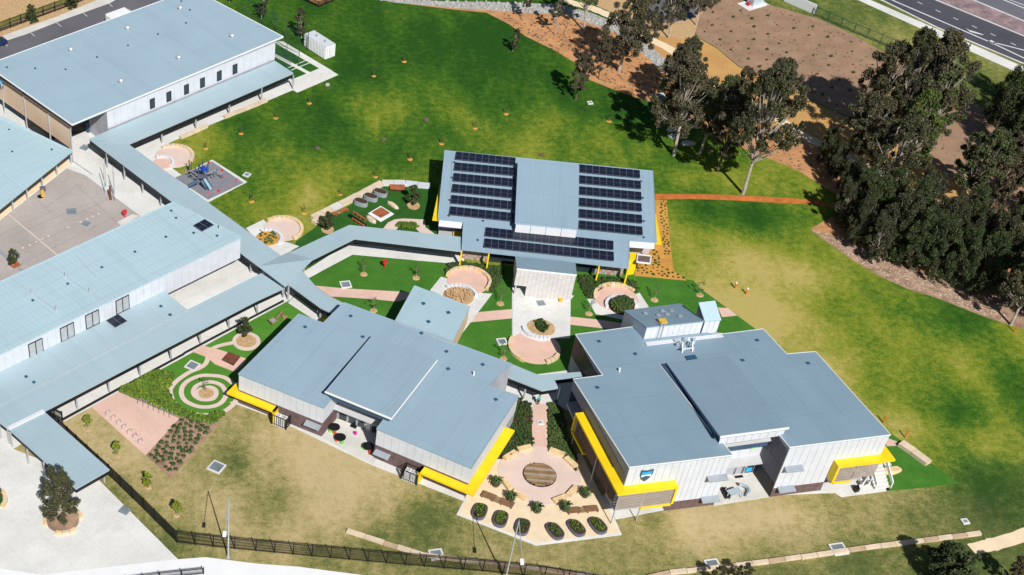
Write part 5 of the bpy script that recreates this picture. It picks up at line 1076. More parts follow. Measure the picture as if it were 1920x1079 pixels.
# ------------------------------------------------------------ small furniture
def stool(label, c, m, group=None):
    p = U(*c); tag(MB().cyl((p.x, p.y, 0), .2, .42, 12, r2=.23).build('stool', M[m]), label, 'stool', group)
def table(label, c, r=.75, ex=1.0):
    p = U(*c); T = thing('round_table', label, 'table', (p.x, p.y, 0)); MB().cyl((p.x, p.y, .66), r, .06, 20).build('tabletop', M['black'], T); MB().cyl((p.x, p.y, 0), .07, .66, 8).build('pedestal', M['black'], T); MB().cyl((p.x, p.y, 0), .35, .04, 12).build('foot', M['black'], T)
table('black table near the brick side wall of the patio, upper left', (626.5, 808)); table('black table in the middle of the left half of the patio', (637.5, 827)); table('black table at the shaded right side of the patio', (690, 844))
for lab, c, m in [('dark red stool left of the upper left patio table', (621, 805), 'red'), ('lime stool at the upper left patio table', (619.5, 811), 'lime'), ('vermilion stool at the upper left patio table', (627.5, 815), 'redorange'), ('vermilion stool at the middle patio table', (630.5, 828), 'redorange'), ('lime stool at the middle patio table', (641.5, 833), 'lime'), ('magenta stool standing alone on the patio', (665.8, 815), 'magenta'), ('lime stool at the shaded patio table', (681, 842), 'lime'), ('red stool at the shaded patio table', (694, 851), 'redorange')]: stool(lab, c, m)
tag(MB().box(U(663, 801.5), (.8, .45, .3), aH).build('door_mat_box', M['black']), 'small black box by the patio doors', 'box')
tag(MB().box(U(1385, 895), (1.1, .4, .12), aK).build('door_mat', M['black']), 'black mat at the doors of the tall building recess', 'mat')
tag(MB().box(U(1650, 917), (2.4, .8, .03), aK).build('door_mat', M['black']), 'wide black mat at the foot of the outdoor stair', 'mat')
tag(MB().prism(UL([(1601, 911), (1610, 909), (1613, 917), (1605, 919)], .6), 0).build('bin', M['black']), 'black bin on the slab left of the outdoor stair', 'bin')
vb = MB(); 
for a, b2 in [(((1607, 890)), (1618, 908)), ((1618, 908), (1632, 890)), ((1614, 888), (1625, 890)), ((1625, 890), (1630, 908)), ((1630, 908), (1636, 894))]: vb.beam(U(*a, .9), U(*b2, .3), .14, .5)
tag(vb.build('ramp_balustrade', M['white_paint']), 'white zigzag balustrade beside the outdoor stair', 'balustrade')
# table tennis like play table in the recess
p = U(1372, 928); T = thing('play_table', 'silver play table with pale top standing in the recess of the tall building', 'table', (p.x, p.y, 0))
MB().prism([U(1362, 920, .95), U(1384, 913, .95), U(1393, 924, .95), U(1372, 930, .95)], 0, .1).build('tabletop', M['silver'], T)
MB().prism([U(1353, 915, .5), U(1361, 913, .5), U(1370, 930, .5), U(1361, 932, .5)], 0, .4).build('side_panel', M['black'], T)
MB().arc(U(1388, 925), .9, 1.1, -1.2, 1.6, .4, .8, 8).build('end_rail', M['silver'], T)
pieces('leg', T, M['steel'], [(U(*c), (.1, .1, .9), 0) for c in ((1362, 935), (1368, 938), (1389, 934), (1392, 929), (1358, 925))])
# bicycle racks
rk = MB()
for s in (-.35, .35): rk.tube((s, 0, 0), (s, 0, .8), .035, n=6)
rk.tube((-.35, 0, .8), (.35, 0, .8), .035, n=6); ro = rk.build('hoop', M['steel'])
ro.location = (0, 0, 0); 
for v_ in ro.data.vertices: pass
pr = thing('bicycle_rack', 'steel hoop bicycle rack', 'bicycle rack'); 
c0 = sum((Vector(x) for x in rk.v), Vector())/len(rk.v); ro.parent = pr; ro.location = Vector((c0.x, c0.y, 0)); bp = MB().box((0, 0, 0), (.9, .3, .03)).build('base_plate', M['steel'], pr)
PR = Proto(pr); rows = [((262, 758), (321, 783), 'steel bicycle hoop in the upper row beside the leafy bed'), ((203, 779), (264, 832), 'steel bicycle hoop in the lower row along the dry lawn')]
for a, b2, lab in rows:
    A, B = U(*a), U(*b2)
    for i in range(7): PR.put(A.lerp(B, i/6), ang(A, B)+math.pi/2, 1.0, lab, lab.replace('steel bicycle hoop', 'bicycle hoops'))
# tap / bollards / poles
def pole(label, base_px, h, armpx, shin=True):
    b = U(*base_px); T = thing('light_pole', label, 'light pole', (b.x, b.y, 0)); MB().cyl((b.x, b.y, 0), .11, h, 10, r2=.06).build('mast', M['steel'], T); MB().cyl((b.x, b.y, 0), .25, .12, 10).build('base_plate', M['steel'], T)
    t = Vector((b.x, b.y, h)); e = U(*armpx, h-.1); MB().tube(t, e, .045, n=6).build('arm', M['steel'], T); d = (e-t).normalized(); MB().beam(e-d*.1, e+d*.7, .42, .14).build('lamp_head', M['white_paint'], T)
pole('tall grey street light behind the fence at the left', (428, 1046), 10.7, (421.5, 998)); pole('tall grey street light by the bottom edge in the middle', (947, 1090), 10.7, (978.5, 1050))
for i, (b, h, lab) in enumerate([((197, 363), 5.4, 'tall thin steel pole left of the totem'), ((216, 380), 5.6, 'tall thin steel pole at the court corner'), ((199, 352), 5.4, 'tall thin steel pole behind the left one'), ((214, 366), 5.4, 'tall thin steel pole right of the totem')]):
    p = U(*b); tag(MB().cyl((p.x, p.y, 0), .07, h, 8, r2=.05).build('steel_pole', M['steel']), lab, 'pole')
p = U(207.5, 375); tag(MB().cyl((p.x, p.y, 0), .2, 2.6, 8, r2=.15).build('totem_post', M['timber_dark']), 'dark carved timber totem post at the court edge', 'post')
tag(MB().beam(U(137, 303, .1), U(173, 328, .1), .12, .2).build('handrail', M['steel']), 'low grey rail on the pale yard', 'rail')
def hydrant(name, label, c, m, h=1.3, cat='post'):
    p = U(*c); T = thing(name, label, cat, (p.x, p.y, 0)); MB().cyl((p.x, p.y, 0), .13, h*.7, 8).build('stem', M[m], T); MB().box((p.x, p.y, h*.6), (.7, .35, h*.4), .4).build('cap', M[m], T)
hydrant('play_spring', 'red play sign in the west courtyard turf', (721, 502), 'red'); hydrant('tap_post', 'red post at the lower right court edge', (234, 408), 'red')
for lab, c in [('short orange post left of the pair in the tan lawn', (1378, 541)), ('short orange post right of the pair in the tan lawn', (1399, 552))]:
    p = U(*c); T = thing('survey_post', lab, 'post', (p.x, p.y, 0)); MB().cyl((p.x, p.y, 0), .12, .9, 8).build('stem', M['orange'], T); MB().cyl((p.x, p.y, .9), .14, .2, 8).build('cap', M['white_paint'], T)
for lab, c in [('thin orange marker post near the right edge of the lawn', (1901, 623)), ('thin orange marker post by the east wall corner', (1697, 821)), ('thin orange marker post near the two storey roof edge', (1656, 793))]:
    p = U(*c); tag(MB().cyl((p.x, p.y, 0), .09, 1.3, 6).build('marker_post', M['orange']), lab, 'post')
def yellowrack(label, c):
    p = U(*c); T = thing('wheeled_cart', label, 'cart', (p.x, p.y, 0)); MB().box((p.x, p.y, .2), (.5, 1.6, .3), .2).build('bed', M['hazard'], T); MB().cyl((p.x-.3, p.y-.5, 0), .5, .1, 14).build('wheel', M['black'], T); MB().box((p.x, p.y+.9, .3), (.9, .5, .6), .2).build('box', M['dgrey'], T)
yellowrack('small yellow and black cart by the shelter', (80, 366)); yellowrack('small yellow and black cart in front of the entry block', (1048, 562))
# mud kitchen tables in the spiral garden
p = U(510, 602); T = thing('water_table', 'timber water table with blue top in the spiral garden', 'table', (p.x, p.y, 0))
MB().prism([U(503, 600, .6), U(513, 595, .6), U(521, 600, .6), U(511, 607, .6)], 0, .15).build('tray', M['deck_wood'], T); MB().prism([U(506, 600, .65), U(513, 597, .65), U(518, 601, .65), U(511, 604, .65)], 0, .06).build('basin', M['grey_steel'], T)
MB().beam(U(518, 597, .5), U(529, 585, .6), .25, .2).build('channel', M['deck_wood'], T); MB().prism([U(527, 590, .3), U(536, 591, .3), U(540, 594, .3), U(531, 597, .3)], 0).build('step', M['deck_wood'], T)
pieces('leg', T, M['deck_wood'], [(U(*c), (.12, .12, .5), 0) for c in ((504, 604), (512, 609), (521, 604), (530, 592))])
# AC enclosures
for c, lab in [((527, 795), 'black mesh cage holding two air conditioners on the left wing wall'), ((770, 898), 'black mesh cage holding two air conditioners on the right wing wall')]:
    p = U(*c); T = thing('plant_cage', lab, 'cage', (p.x, p.y, 0)); dn = Vector((math.cos(aH), math.sin(aH), 0)); nn = Vector((-dn.y, dn.x, 0)); W2, D2, h = 1.5, 1.1, 1.7
    co = [p-dn*W2*.75-nn*D2*.6, p+dn*W2*.75-nn*D2*.6, p+dn*W2*.75+nn*D2*.6, p-dn*W2*.75+nn*D2*.6]
    MB().prism([q_+Vector((0, 0, .05)) for q_ in co], 0).build('base_slab', M['concrete'], T)
    for q_ in co: MB().box(q_, (.14, .14, h), aH).build('post', M['black'], T)
    for i in range(4):
        A, B = co[i], co[(i+1) % 4]
        for z_ in (.2, h): MB().beam(A+Vector((0, 0, z_)), B+Vector((0, 0, z_)), .07).build('rail', M['black'], T)
        if i != 2: pieces('picket', T, M['black'], [(A.lerp(B, (k+.5)/7), (.05, .05, h), aH) for k in range(7)])
    for s in (-.45, .45): MB().box(p+dn*s, (.75, .8, 1.35), aH).build('air_conditioner', M['white_paint'], T); q_ = p+dn*s; MB().cyl((q_.x, q_.y, 1.35), .3, .06, 14).build('fan_guard', M['steel'], T)
# ------------------------------------------------------------ fences
def fence(label, pts, h, post=2.4, m='black', pk=.12, name='palisade_fence', pw=.06, panel=None):
    P = [U(*p) for p in pts]; c = sum(P, Vector())/len(P); T = thing(name, label, 'fence', (c.x, c.y, 0)); it = []; pb = MB(); np_ = []
    for A, B in zip(P, P[1:]):
        d = B-A; L = d.length; n = max(1, round(L/post)); a = math.atan2(d.y, d.x)
        for i in range(n): it.append((A.lerp(B, i/n), (.11, .11, h+.08), a))
        for z_ in (.2, h-.18): MB().beam(A+Vector((0, 0, z_)), B+Vector((0, 0, z_)), .05, .07).build('rail', M[m], T)
        k = int(L/pk)
        for i in range(k): q_ = A.lerp(B, (i+.5)/k); pb.box(q_, (.04, .03, h), a)
    it.append((P[-1], (.11, .11, h+.08), 0)); pieces('post', T, M[m], it)
    if pb.v: tag(pb.build('pickets', M[m], T), kind='stuff')
    return T
fence('black palisade fence curving along the bottom lawn', [(95, 792), (145, 838), (205, 893), (270, 956), (332, 1018), (400, 1026), (480, 1034), (620, 1047), (760, 1060), (905, 1072), (1020, 1084), (1150, 1105)], 2.1)
fence('dark green mesh fence between the scrub bed and the roadside verge', [(1527, 30), (1600, 62), (1700, 103), (1790, 143), (1870, 182), (1960, 228)], 1.9, 2.8, 'green_steel', .25)
fence('black fence along the back street, top left', [(-60, 82), (0, 60), (60, 38), (125, 14), (190, -12)], 1.9, 2.8)
fence('black fence around the mulch garden, top edge', [(560, -3), (597, 14), (640, -4)], 1.2, 2.2)
fence('black pool style rail at the bottom left path', [(238, 1094), (300, 1086), (382, 1077)], 1.2, 2.4)
fence('short black gate fence under the lower left canopy', [(88, 778), (118, 793)], 2.0, 1.2)
T = thing('sports_net', 'tall green cricket net enclosing the turf pitches', 'net', base([U(520, 90)]))
NP = [(493, 46), (517, 58), (537, 110), (510, 137), (560, 122), (537, 75), (577, 96)]
for c in NP: p = U(*c); MB().cyl((p.x, p.y, 0), .06, 3.6, 6).build('post', M['green_steel'], T)
nt_ = MB()
for a, b2 in [((449, 27), (577, 96)), ((515, 104), (560, 122)), ((515, 128), (545, 142))]:
    A, B = U(*a), U(*b2)
    for z_ in (3.6, 2.4, 1.2): nt_.beam(A+Vector((0, 0, z_)), B+Vector((0, 0, z_)), .05)
    for i in range(30): q_ = A.lerp(B, i/29); nt_.beam(q_, q_+Vector((0, 0, 3.6)), .02)
tag(nt_.build('netting', M['green_steel'], T), kind='stuff')
# roadside sign hoarding + pale barrier
b = MB().prism([U(1487, -8, 0), U(1531, 25, 0), U(1533, 24, 0), U(1489, -9, 0)], 0); 
A, B = U(1470, 2), U(1527, 27); b = MB().beam(A+Vector((0, 0, .9)), B+Vector((0, 0, .9)), .25, 1.8); tag(b.build('hoarding', M['louvre']), 'pale grey hoarding at the left end of the roadside fence', 'hoarding')
p = U(1415, 8); T = thing('sign_shelter', 'pale blue and red roadside box sign at the top edge of the scrub bed', 'sign', (p.x, p.y, 0)); MB().box((p.x, p.y, 0), (2.6, 1.6, 2.4), .5).build('cabinet', M['silver'], T); MB().box((p.x-1.5, p.y-.8, .12), (.5, .5, .6), .5).build('crate', M['red'], T); MB().box((p.x-.4, p.y-.2, 0), (5.0, 3.2, .12), .5).build('pad', M['concrete'], T)
# parked car at the left edge
p = U(-9, 87); T = thing('parked_car', 'dark navy parked car cut by the left edge of the picture', 'car', (p.x, p.y, 0)); ca = adir((0, 110), (60, 88))
def loc(x, y, z=0): return Vector((p.x+x*math.cos(ca)-y*math.sin(ca), p.y+x*math.sin(ca)+y*math.cos(ca), z))
def cross(b, secs):
    V = []
    for x, w_, z0, z1 in secs: V += [loc(x, -w_/2, z0), loc(x, w_/2, z0), loc(x, w_/2*.92, z1), loc(x, -w_/2*.92, z1)]
    n = len(secs); return b.add(V, [(0, 1, 2, 3), tuple(4*(n-1)+k for k in (3, 2, 1, 0))]+[(4*i+k, 4*i+4+k, 4*i+4+(k+1) % 4, 4*i+(k+1) % 4) for i in range(n-1) for k in range(4)])
cross(MB(), [(-2.2, 1.6, .4, .7), (-2.0, 1.8, .25, .95), (-.9, 1.8, .25, 1.0), (1.5, 1.8, .25, 1.0), (2.1, 1.75, .25, .9), (2.25, 1.6, .35, .7)]).build('body', M['car_body'], T)
cross(MB(), [(-1.3, 1.5, .95, 1.0), (-.7, 1.45, .95, 1.45), (1.0, 1.45, .95, 1.45), (1.7, 1.5, .95, 1.0)]).build('window_glass', M['glass'], T)
for x in (-1.4, 1.4):
    for y in (-.85, .85): MB().tube(loc(x, y-.1, .32), loc(x, y+.1, .32), .32, n=14).build('wheel', M['tyre'], T)
p = U(226, 41); ca = adir((0, 110), (60, 88)); T = thing('parked_van', 'long white van parked behind the hall, partly hidden by its roof', 'van', (p.x, p.y, 0))
cross(MB(), [(-2.7, 1.8, .4, 1.85), (-2.6, 1.9, .35, 2.0), (1.6, 1.9, .35, 2.0), (2.2, 1.95, .35, 1.5), (2.8, 1.8, .4, 1.1)]).build('body', M['white_paint'], T)
cross(MB(), [(1.62, 1.6, 1.5, 1.9), (2.1, 1.6, 1.45, 1.6)]).build('windscreen', M['glass'], T)
for x in (-1.7, 1.8):
    for y in (-.9, .9): MB().tube(loc(x, y-.1, .34), loc(x, y+.1, .34), .34, n=14).build('wheel', M['tyre'], T)
# people -----------------------------------------------------
def person(label, c, rz, top, armlift=0.3):
    p = U(*c); J = {'pel': (0, 0, .95, .13), 'spi': (0, .01, 1.2, .14), 'che': (0, 0, 1.4, .16), 'nek': (0, .01, 1.52, .055), 'hd0': (0, .02, 1.62, .09), 'hd1': (0, .02, 1.74, .085),
      'hL': (-.1, 0, .88, .095), 'kL': (-.11, .05, .48, .065), 'aL': (-.12, 0, .09, .045), 'tL': (-.12, .16, .04, .04), 'hR': (.1, 0, .88, .095), 'kR': (.11, .0, .48, .065), 'aR': (.12, -.1, .09, .045), 'tR': (.12, .05, .04, .04),
      'sL': (-.2, 0, 1.42, .06), 'eL': (-.3, .03, 1.15, .045), 'wL': (-.3, .15, .93, .035), 'fL': (-.29, .2, .86, .025), 'sR': (.2, 0, 1.42, .06), 'eR': (.3, .05, 1.15, .045), 'wR': (.28, .2, 1.0, .035), 'fR': (.27, .26, .95, .025)}
    E_ = [('pel', 'spi'), ('spi', 'che'), ('che', 'nek'), ('nek', 'hd0'), ('hd0', 'hd1'), ('pel', 'hL'), ('hL', 'kL'), ('kL', 'aL'), ('aL', 'tL'), ('pel', 'hR'), ('hR', 'kR'), ('kR', 'aR'), ('aR', 'tR'), ('che', 'sL'), ('sL', 'eL'), ('eL', 'wL'), ('wL', 'fL'), ('che', 'sR'), ('sR', 'eR'), ('eR', 'wR'), ('wR', 'fR')]
    def skinned(name, keys, edges, grow, m, par):
        me = bpy.data.meshes.new(name); ix = {k: i for i, k in enumerate(keys)}; me.from_pydata([J[k][:3] for k in keys], [(ix[a], ix[b]) for a, b in edges], []); me.materials.append(M[m])
        o = bpy.data.objects.new(name, me); COL.objects.link(o); sk = o.modifiers.new('s', 'SKIN'); 
        if not me.skin_vertices: me.skin_vertices.new() if hasattr(me.skin_vertices, 'new') else None
        for i, k in enumerate(keys): me.skin_vertices[0].data[i].radius = (J[k][3]*grow,)*2
        me.skin_vertices[0].data[0].use_root = True; o.modifiers.new('u', 'SUBSURF').levels = 1; o.modifiers['u'].render_levels = 2; o.parent = par; return o
    T = thing('person', label, 'person', (p.x, p.y, .1)); T.rotation_euler = (0, 0, rz)
    skinned('body', list(J), E_, 1.0, 'skin', T)
    skinned('shirt', ['spi', 'pel', 'che', 'sL', 'eL', 'sR', 'eR'], [('pel', 'spi'), ('spi', 'che'), ('che', 'sL'), ('sL', 'eL'), ('che', 'sR'), ('sR', 'eR')], 1.25, top, T)
    skinned('trousers', ['pel', 'hL', 'kL', 'aL', 'hR', 'kR', 'aR'], [('pel', 'hL'), ('hL', 'kL'), ('kL', 'aL'), ('pel', 'hR'), ('hR', 'kR'), ('kR', 'aR')], 1.22, 'cloth_dark', T)
    hb = MB(); n = 10
    for lv in range(5):
        ph = lv/4*math.pi*.55; r = .108*math.sin(ph+.001); z_ = 1.72+.10*math.cos(ph)
        for i in range(n): hb.v.append((r*math.cos(6.283*i/n), r*math.sin(6.283*i/n)-.01, z_))
    for lv in range(4):
        for i in range(n): hb.f.append((lv*n+i, lv*n+(i+1) % n, lv*n+n+(i+1) % n, lv*n+n+i)); hb.m.append(0)
    me = bpy.data.meshes.new('hair'); me.from_pydata(hb.v, [], hb.f); me.materials.append(M['cloth_dark']); ho = bpy.data.objects.new('hair', me); COL.objects.link(ho); ho.parent = T
    return T
person('person in a teal top and dark trousers walking on the path between the buildings', (1008, 760), .6, 'teal')
person('person in dark clothes in the shade of the link canopy', (971, 731), 2.2, 'cloth_dark')
# ------------------------------------------------------------ vegetation
def leafmesh(name, cen, rad_, n, size, m, seed, squash=.8):
    """many small leaf sprays scattered through clumps (cen: Nx3, rad_: N)"""
    r = np.random.RandomState(seed); k = r.randint(0, len(cen), n); u = r.normal(size=(n, 3)); u /= np.linalg.norm(u, axis=1)[:, None]
    rr = (r.rand(n)**.45)[:, None]*rad_[k][:, None]; c = cen[k]+u*rr*np.array([1, 1, squash])
    a = r.normal(size=(n, 3)); a /= np.linalg.norm(a, axis=1)[:, None]; b_ = np.cross(a, r.normal(size=(n, 3))); b_ /= np.linalg.norm(b_, axis=1)[:, None]
    s = size*(.6+.8*r.rand(n))[:, None]; V = np.stack([c-a*s*.5, c+b_*s*.32, c+a*s*.5, c-b_*s*.32], 1).reshape(-1, 3)
    me = bpy.data.meshes.new(name); me.vertices.add(4*n); me.loops.add(4*n); me.polygons.add(n)
    me.vertices.foreach_set('co', V.astype(np.float32).ravel()); me.loops.foreach_set('vertex_index', np.arange(4*n, dtype=np.int32)); me.polygons.foreach_set('loop_start', np.arange(0, 4*n, 4, dtype=np.int32)); me.update(calc_edges=True)
    for mm in (m if isinstance(m, list) else [m]): me.materials.append(M[mm])
    if isinstance(m, list): me.polygons.foreach_set('material_index', (r.rand(n) < .35).astype(np.int32))
    return me
def treeproto(name, h, cr, bot, nc, clr, nl, ls, m, seed, bark='bark', lean=.1, tr=.22, squash=.8, tall=False):
    q = random.Random(seed); T = thing(name, 'tree', 'tree'); tb = MB(); cen = []; rads = []
    top = Vector((q.uniform(-1, 1)*lean*h, q.uniform(-1, 1)*lean*h, h*.9)); pts = [Vector((0, 0, 0)), Vector((top.x*.2, top.y*.1, h*.25)), Vector((top.x*.6, top.y*.5, h*.55)), top]
    for i in range(3): tb.tube(pts[i], pts[i+1], tr*(1-i*.28), tr*(1-(i+1)*.28), 7)
    for i in range(nc):
        t = q.uniform(0, 1); zc = h*(bot+(1-bot)*t); prof = math.sin(math.pi*min(1, .18+.8*(t if not tall else .3+.6*t)))**.7
        an = i*2.4+q.uniform(-.5, .5); rr = cr*prof*q.uniform(.25, 1.0); s = min(1, zc/(h*.9)); ax = Vector((top.x*s, top.y*s, 0))
        c = ax+Vector((math.cos(an)*rr, math.sin(an)*rr, zc-clr*.4)); cen.append(c); rads.append(clr*q.uniform(.6, 1.15))
        if i % 2 == 0:
            s0 = max(.2, s*.55); a0 = Vector((top.x*s0, top.y*s0, h*.9*s0)); md = a0.lerp(c, .5)+Vector((0, 0, -h*.02)); tb.tube(a0, md, tr*.4*(1-s0*.5), tr*.22, 5); tb.tube(md, c, tr*.22, tr*.06, 5)
    tb.build('trunk', M[bark], T)
    cr_ = bpy.data.objects.new('crown', leafmesh('crown', np.array([tuple(c) for c in cen]), np.array(rads), nl, ls, m, seed, squash)); COL.objects.link(cr_); cr_.parent = T
    return Proto(T)
TR = {
 'gumA': treeproto('gum_tree', 10, 3.9, .36, 110, .58, 20000, .21, ['leaf_olive', 'leaf_brown'], 1),
 'gumB': treeproto('gum_tree', 10, 3.4, .40, 90, .55, 16000, .21, ['leaf_olive', 'leaf_green'], 2, lean=.12),
 'gumY': treeproto('gum_tree', 10, 2.9, .34, 80, .52, 15000, .21, ['leaf_green', 'leaf_lime'], 21, lean=.1),
 'gumC': treeproto('gum_tree', 10, 2.6, .26, 80, .48, 14000, .20, ['leaf_brown', 'leaf_olive'], 3, 'bark_dark'),
 'gumD': treeproto('gum_tree', 10, 4.2, .46, 105, .56, 19000, .21, ['leaf_olive', 'leaf_dark'], 4, lean=.14),
 'dark': treeproto('casuarina_tree', 10, 3.3, .14, 110, .6, 24000, .20, ['leaf_dark', 'leaf_green'], 5, 'bark_dark', tall=True, squash=1.4),
 'darkB': treeproto('casuarina_tree', 10, 2.9, .12, 100, .56, 22000, .20, ['leaf_dark', 'leaf_olive'], 6, 'bark', tall=True, squash=1.5),
 'small': treeproto('young_gum_tree', 6, 1.6, .22, 50, .4, 7000, .17, ['leaf_olive', 'leaf_dark'], 7, tr=.09),
 'thin': treeproto('slender_gum_tree', 9, 1.7, .42, 40, .42, 5500, .2, ['leaf_olive', 'leaf_brown'], 8, tr=.1, lean=.1),
 'round': treeproto('round_tree', 5, 2.0, .12, 60, .5, 11000, .2, ['leaf_dark', 'leaf_green'], 9, 'bark_dark', tr=.14, tall=True),
 'yellow': treeproto('young_lawn_tree', 2.4, .55, .3, 20, .26, 900, .18, ['leaf_yellow', 'leaf_bright'], 10, tr=.035),
 'garden': treeproto('garden_tree', 3.2, .95, .3, 24, .36, 1500, .22, ['leaf_dark', 'leaf_green'], 11, tr=.06),
 'bare': treeproto('sapling', 2.6, .7, .4, 12, .25, 130, .14, ['leaf_brown', 'leaf_green'], 12, tr=.03),
 'planter': treeproto('plaza_tree', 10, 2.7, .2, 110, .55, 17000, .22, ['leaf_olive', 'leaf_dark'], 13, tr=.16, lean=.02, tall=True),
}
def plant(kind, c, h, lab, rz=None, wx=1.0, group=None):
    h0 = {'small': 6, 'thin': 9, 'round': 5, 'yellow': 2.4, 'garden': 3.2, 'bare': 2.6}.get(kind, 10.0); s = h/h0
    return TR[kind].put(U(*c), random.uniform(0, 6.28) if rz is None else rz, (s*wx, s*wx, s), lab, group)
G = 'gum trees along the mulch bed'
for k, c, h, lab, wx in [
 ('gumC', (1079, 188), 9.5, 'lone gum tree on the lawn with its shadow to the left', .8),
 ('small', (961, 97), 4.6, 'small dark tree at the lawn edge right of the upper lawn', .8),
 ('thin', (980, 40), 7, 'slender tree at the upper mulch edge, leftmost on the bed', .9),
 ('thin', (1041, 68), 8, 'slender tree on the orange mulch beside its long shadow', .9),
 ('gumB', (1094, 58), 15, 'tall gum with a bare dark trunk at the upper mulch bed', .7),
 ('gumA', (1160, 135), 15, 'tall broad gum whose pale trunk stands in the middle of the mulch bed', .9),
 ('gumC', (1122, 148), 8.5, 'dark shorter gum left of the tall pale trunked one', .75),
 ('gumD', (1253, 72), 9, 'gum beside the path at the top edge', .9),
 ('gumA', (1305, 48), 9, 'dark gum by the upper left corner of the scrub bed', .8),
 ('thin', (1336, 20), 5, 'small pale trunked tree at the top of the scrub bed', 1.2),
 ('gumD', (1258, 190), 12, 'umbrella shaped gum over the rock swale', .75),
 ('gumC', (1253, 212), 13, 'leaning gum with white trunk at the lawn edge', .8),
 ('gumA', (1263, 292), 17, 'large bronze gum at the lawn edge above its long shadow', .85),
 ('gumB', (1312, 290), 15, 'gum at the lawn edge beside the pale slabs', .8),
 ('gumC', (1345, 322), 14, 'gum with brown foliage in the middle of the lawn edge row', .9),
 ('gumD', (1393, 364), 23, 'very tall gum with bare pale trunk standing by the red clay strip', .62),
 ('gumA', (1420, 262), 15, 'bronze crowned gum behind the tall bare trunked one', .8),
 ('gumC', (1370, 240), 11, 'gum by the gravel path in the middle of the grove', .9),
 ('gumB', (1300, 240), 10, 'gum on the orange mulch near the swale end', .9),
 ('gumA', (1628, 262), 18, 'huge gum rising in front of the scrub bed, left stem', .75),
 ('gumD', (1668, 285), 21, 'huge gum rising beside the roadside fence', .5),
 ('gumA', (1712, 292), 21, 'pale stemmed gum in front of the scrub bed clearing', .75),
 ('gumB', (1735, 305), 16, 'slim gum at the right side of the big grove', .8),
 ('gumY', (1690, 352), 17, 'yellowish green gum in the middle of the grove', .8),
 ('gumA', (1600, 320), 14, 'gum by the gravel path right of the large shadow', .9),
 ('gumD', (1640, 385), 15, 'gum with white stem leaning over the gravel path', .8),
 ('gumB', (1790, 390), 15, 'open gum with pale trunk at the orange clearing', .9),
 ('gumC', (1850, 400), 15, 'gum with thin pale stem near the right edge', .9),
 ('gumA', (1895, 610), 13, 'leaning pale trunked gum at the right edge of the lawn', .8)]: plant(k, c, h, lab, None, wx, G)
dk = [(1868,240,11,'first below the roadside fence end'),(1912,225,13,'just under the fence, near the right edge'),(1885,300,12,'in the upper right of the grove'),(1930,330,13,'cut by the right edge above the clearing'),(1925,405,13,'cut by the right edge beside the orange clearing'),
(1560,335,7,'leaning over the mulch above the clay strip'),(1545,305,6,'shortest, in the long shadow by the path'),(1580,372,8,'at the right end of the clay strip'),(1605,400,8,'just below the end of the clay strip'),(1575,425,8,'standing out leftmost at the lawn edge'),(1620,440,10,'second from the left along the lawn edge'),(1600,462,8,'low one at the lawn edge, front left'),
(1650,415,9,'behind the lawn edge row, left end'),(1655,475,11,'tall one in the left half of the lawn edge row'),(1690,450,10,'narrow, in the second row left of centre'),(1635,490,8,'low one hugging the litter strip'),(1700,500,10,'front row, pale stemmed, left of centre'),(1735,470,10,'second row, centre of the grove'),(1745,515,10,'front row centre with pale slanting stems'),(1775,480,10,'second row right of centre'),
(1790,530,10,'front row right of centre with thin white stems'),(1815,500,10,'second row, right half'),(1830,550,10,'front row, right half over the dark shade'),(1860,520,11,'broad dark one in the right half'),(1885,555,10,'dark one left of the leaning pale trunk'),(1900,480,12,'tall one above the leaning pale trunk'),(1935,520,13,'cut by the right edge above the leaning trunk'),(1725,420,9,'behind the centre, near the gravel path end'),(1800,450,9,'behind the centre right, below the orange clearing'),(1935,270,12,'cut by the right edge near the fence'),(1950,600,10,'cut by the right edge at the lawn corner')]
for i, (u, v, h, w_) in enumerate(dk): plant(['dark', 'darkB'][i % 2], (u, v), h, 'dark casuarina, '+w_, None, random.uniform(.8, 1.0), 'dark casuarinas of the dense grove')
plant('round', (1768, 1092), 6.4, 'big rounded dark tree at the bottom right with its shadow across the wall', None, 1.3)
plant('gumC', (1895, 1102), 5.5, 'brownish tree cut by the bottom right corner', None, 1.0)
plant('small', (1388, 1094), 3.9, 'dark shrub like tree at the bottom edge in front of the block wall', None, 1.1)
plant('small', (1345, 1104), 4.2, 'dark shrub like tree at the bottom edge beside the dark grate', None, 1.0)
plant('round', (60, 42), 3.6, 'clipped round green tree on the back street verge', None, .8)
plant('round', (137, 14), 4.0, 'dark green tree on the verge cut by the top edge', None, .9)
plant('small', (565, 72), 6.0, 'dark young gum left of the shipping container', None, .8)
plant('small', (490, 36), 5.5, 'dark young gum with pale trunk behind the hall, in orange mulch', None, .85)
plant('small', (430, 5), 5.5, 'dark tree behind the back corner of the hall roof', None, .85)
plant('planter', (117, 978), 9.0, 'large dark gum in the round stone edged bed of the plaza')
plant('planter', (-28, 948), 8.0, 'tree cut by the left edge beside its stone ring')
disc('tree_bed', (118, 977), rad((118, 977), 30.5), 'litter', 'round mulched tree bed in the plaza', .2)
ringwall('seat_wall', 'curved sandstone seat left of the plaza tree', 'seat wall', (118, 977), rad((118, 977), 31), rad((118, 977), 37), (104, 957), (84, 988), .45, 3, 'sandstone', ms=W[1])
ringwall('seat_wall', 'curved sandstone seat upper right of the plaza tree', 'seat wall', (118, 977), rad((118, 977), 31), rad((118, 977), 37), (155, 974), (134, 953), .45, 3, 'sandstone', ms=W[1])
ringwall('seat_wall', 'curved sandstone seat below the plaza tree', 'seat wall', (118, 977), rad((118, 977), 31), rad((118, 977), 37), (103, 1003), (145, 997), .45, 3, 'sandstone', ms=W[1])
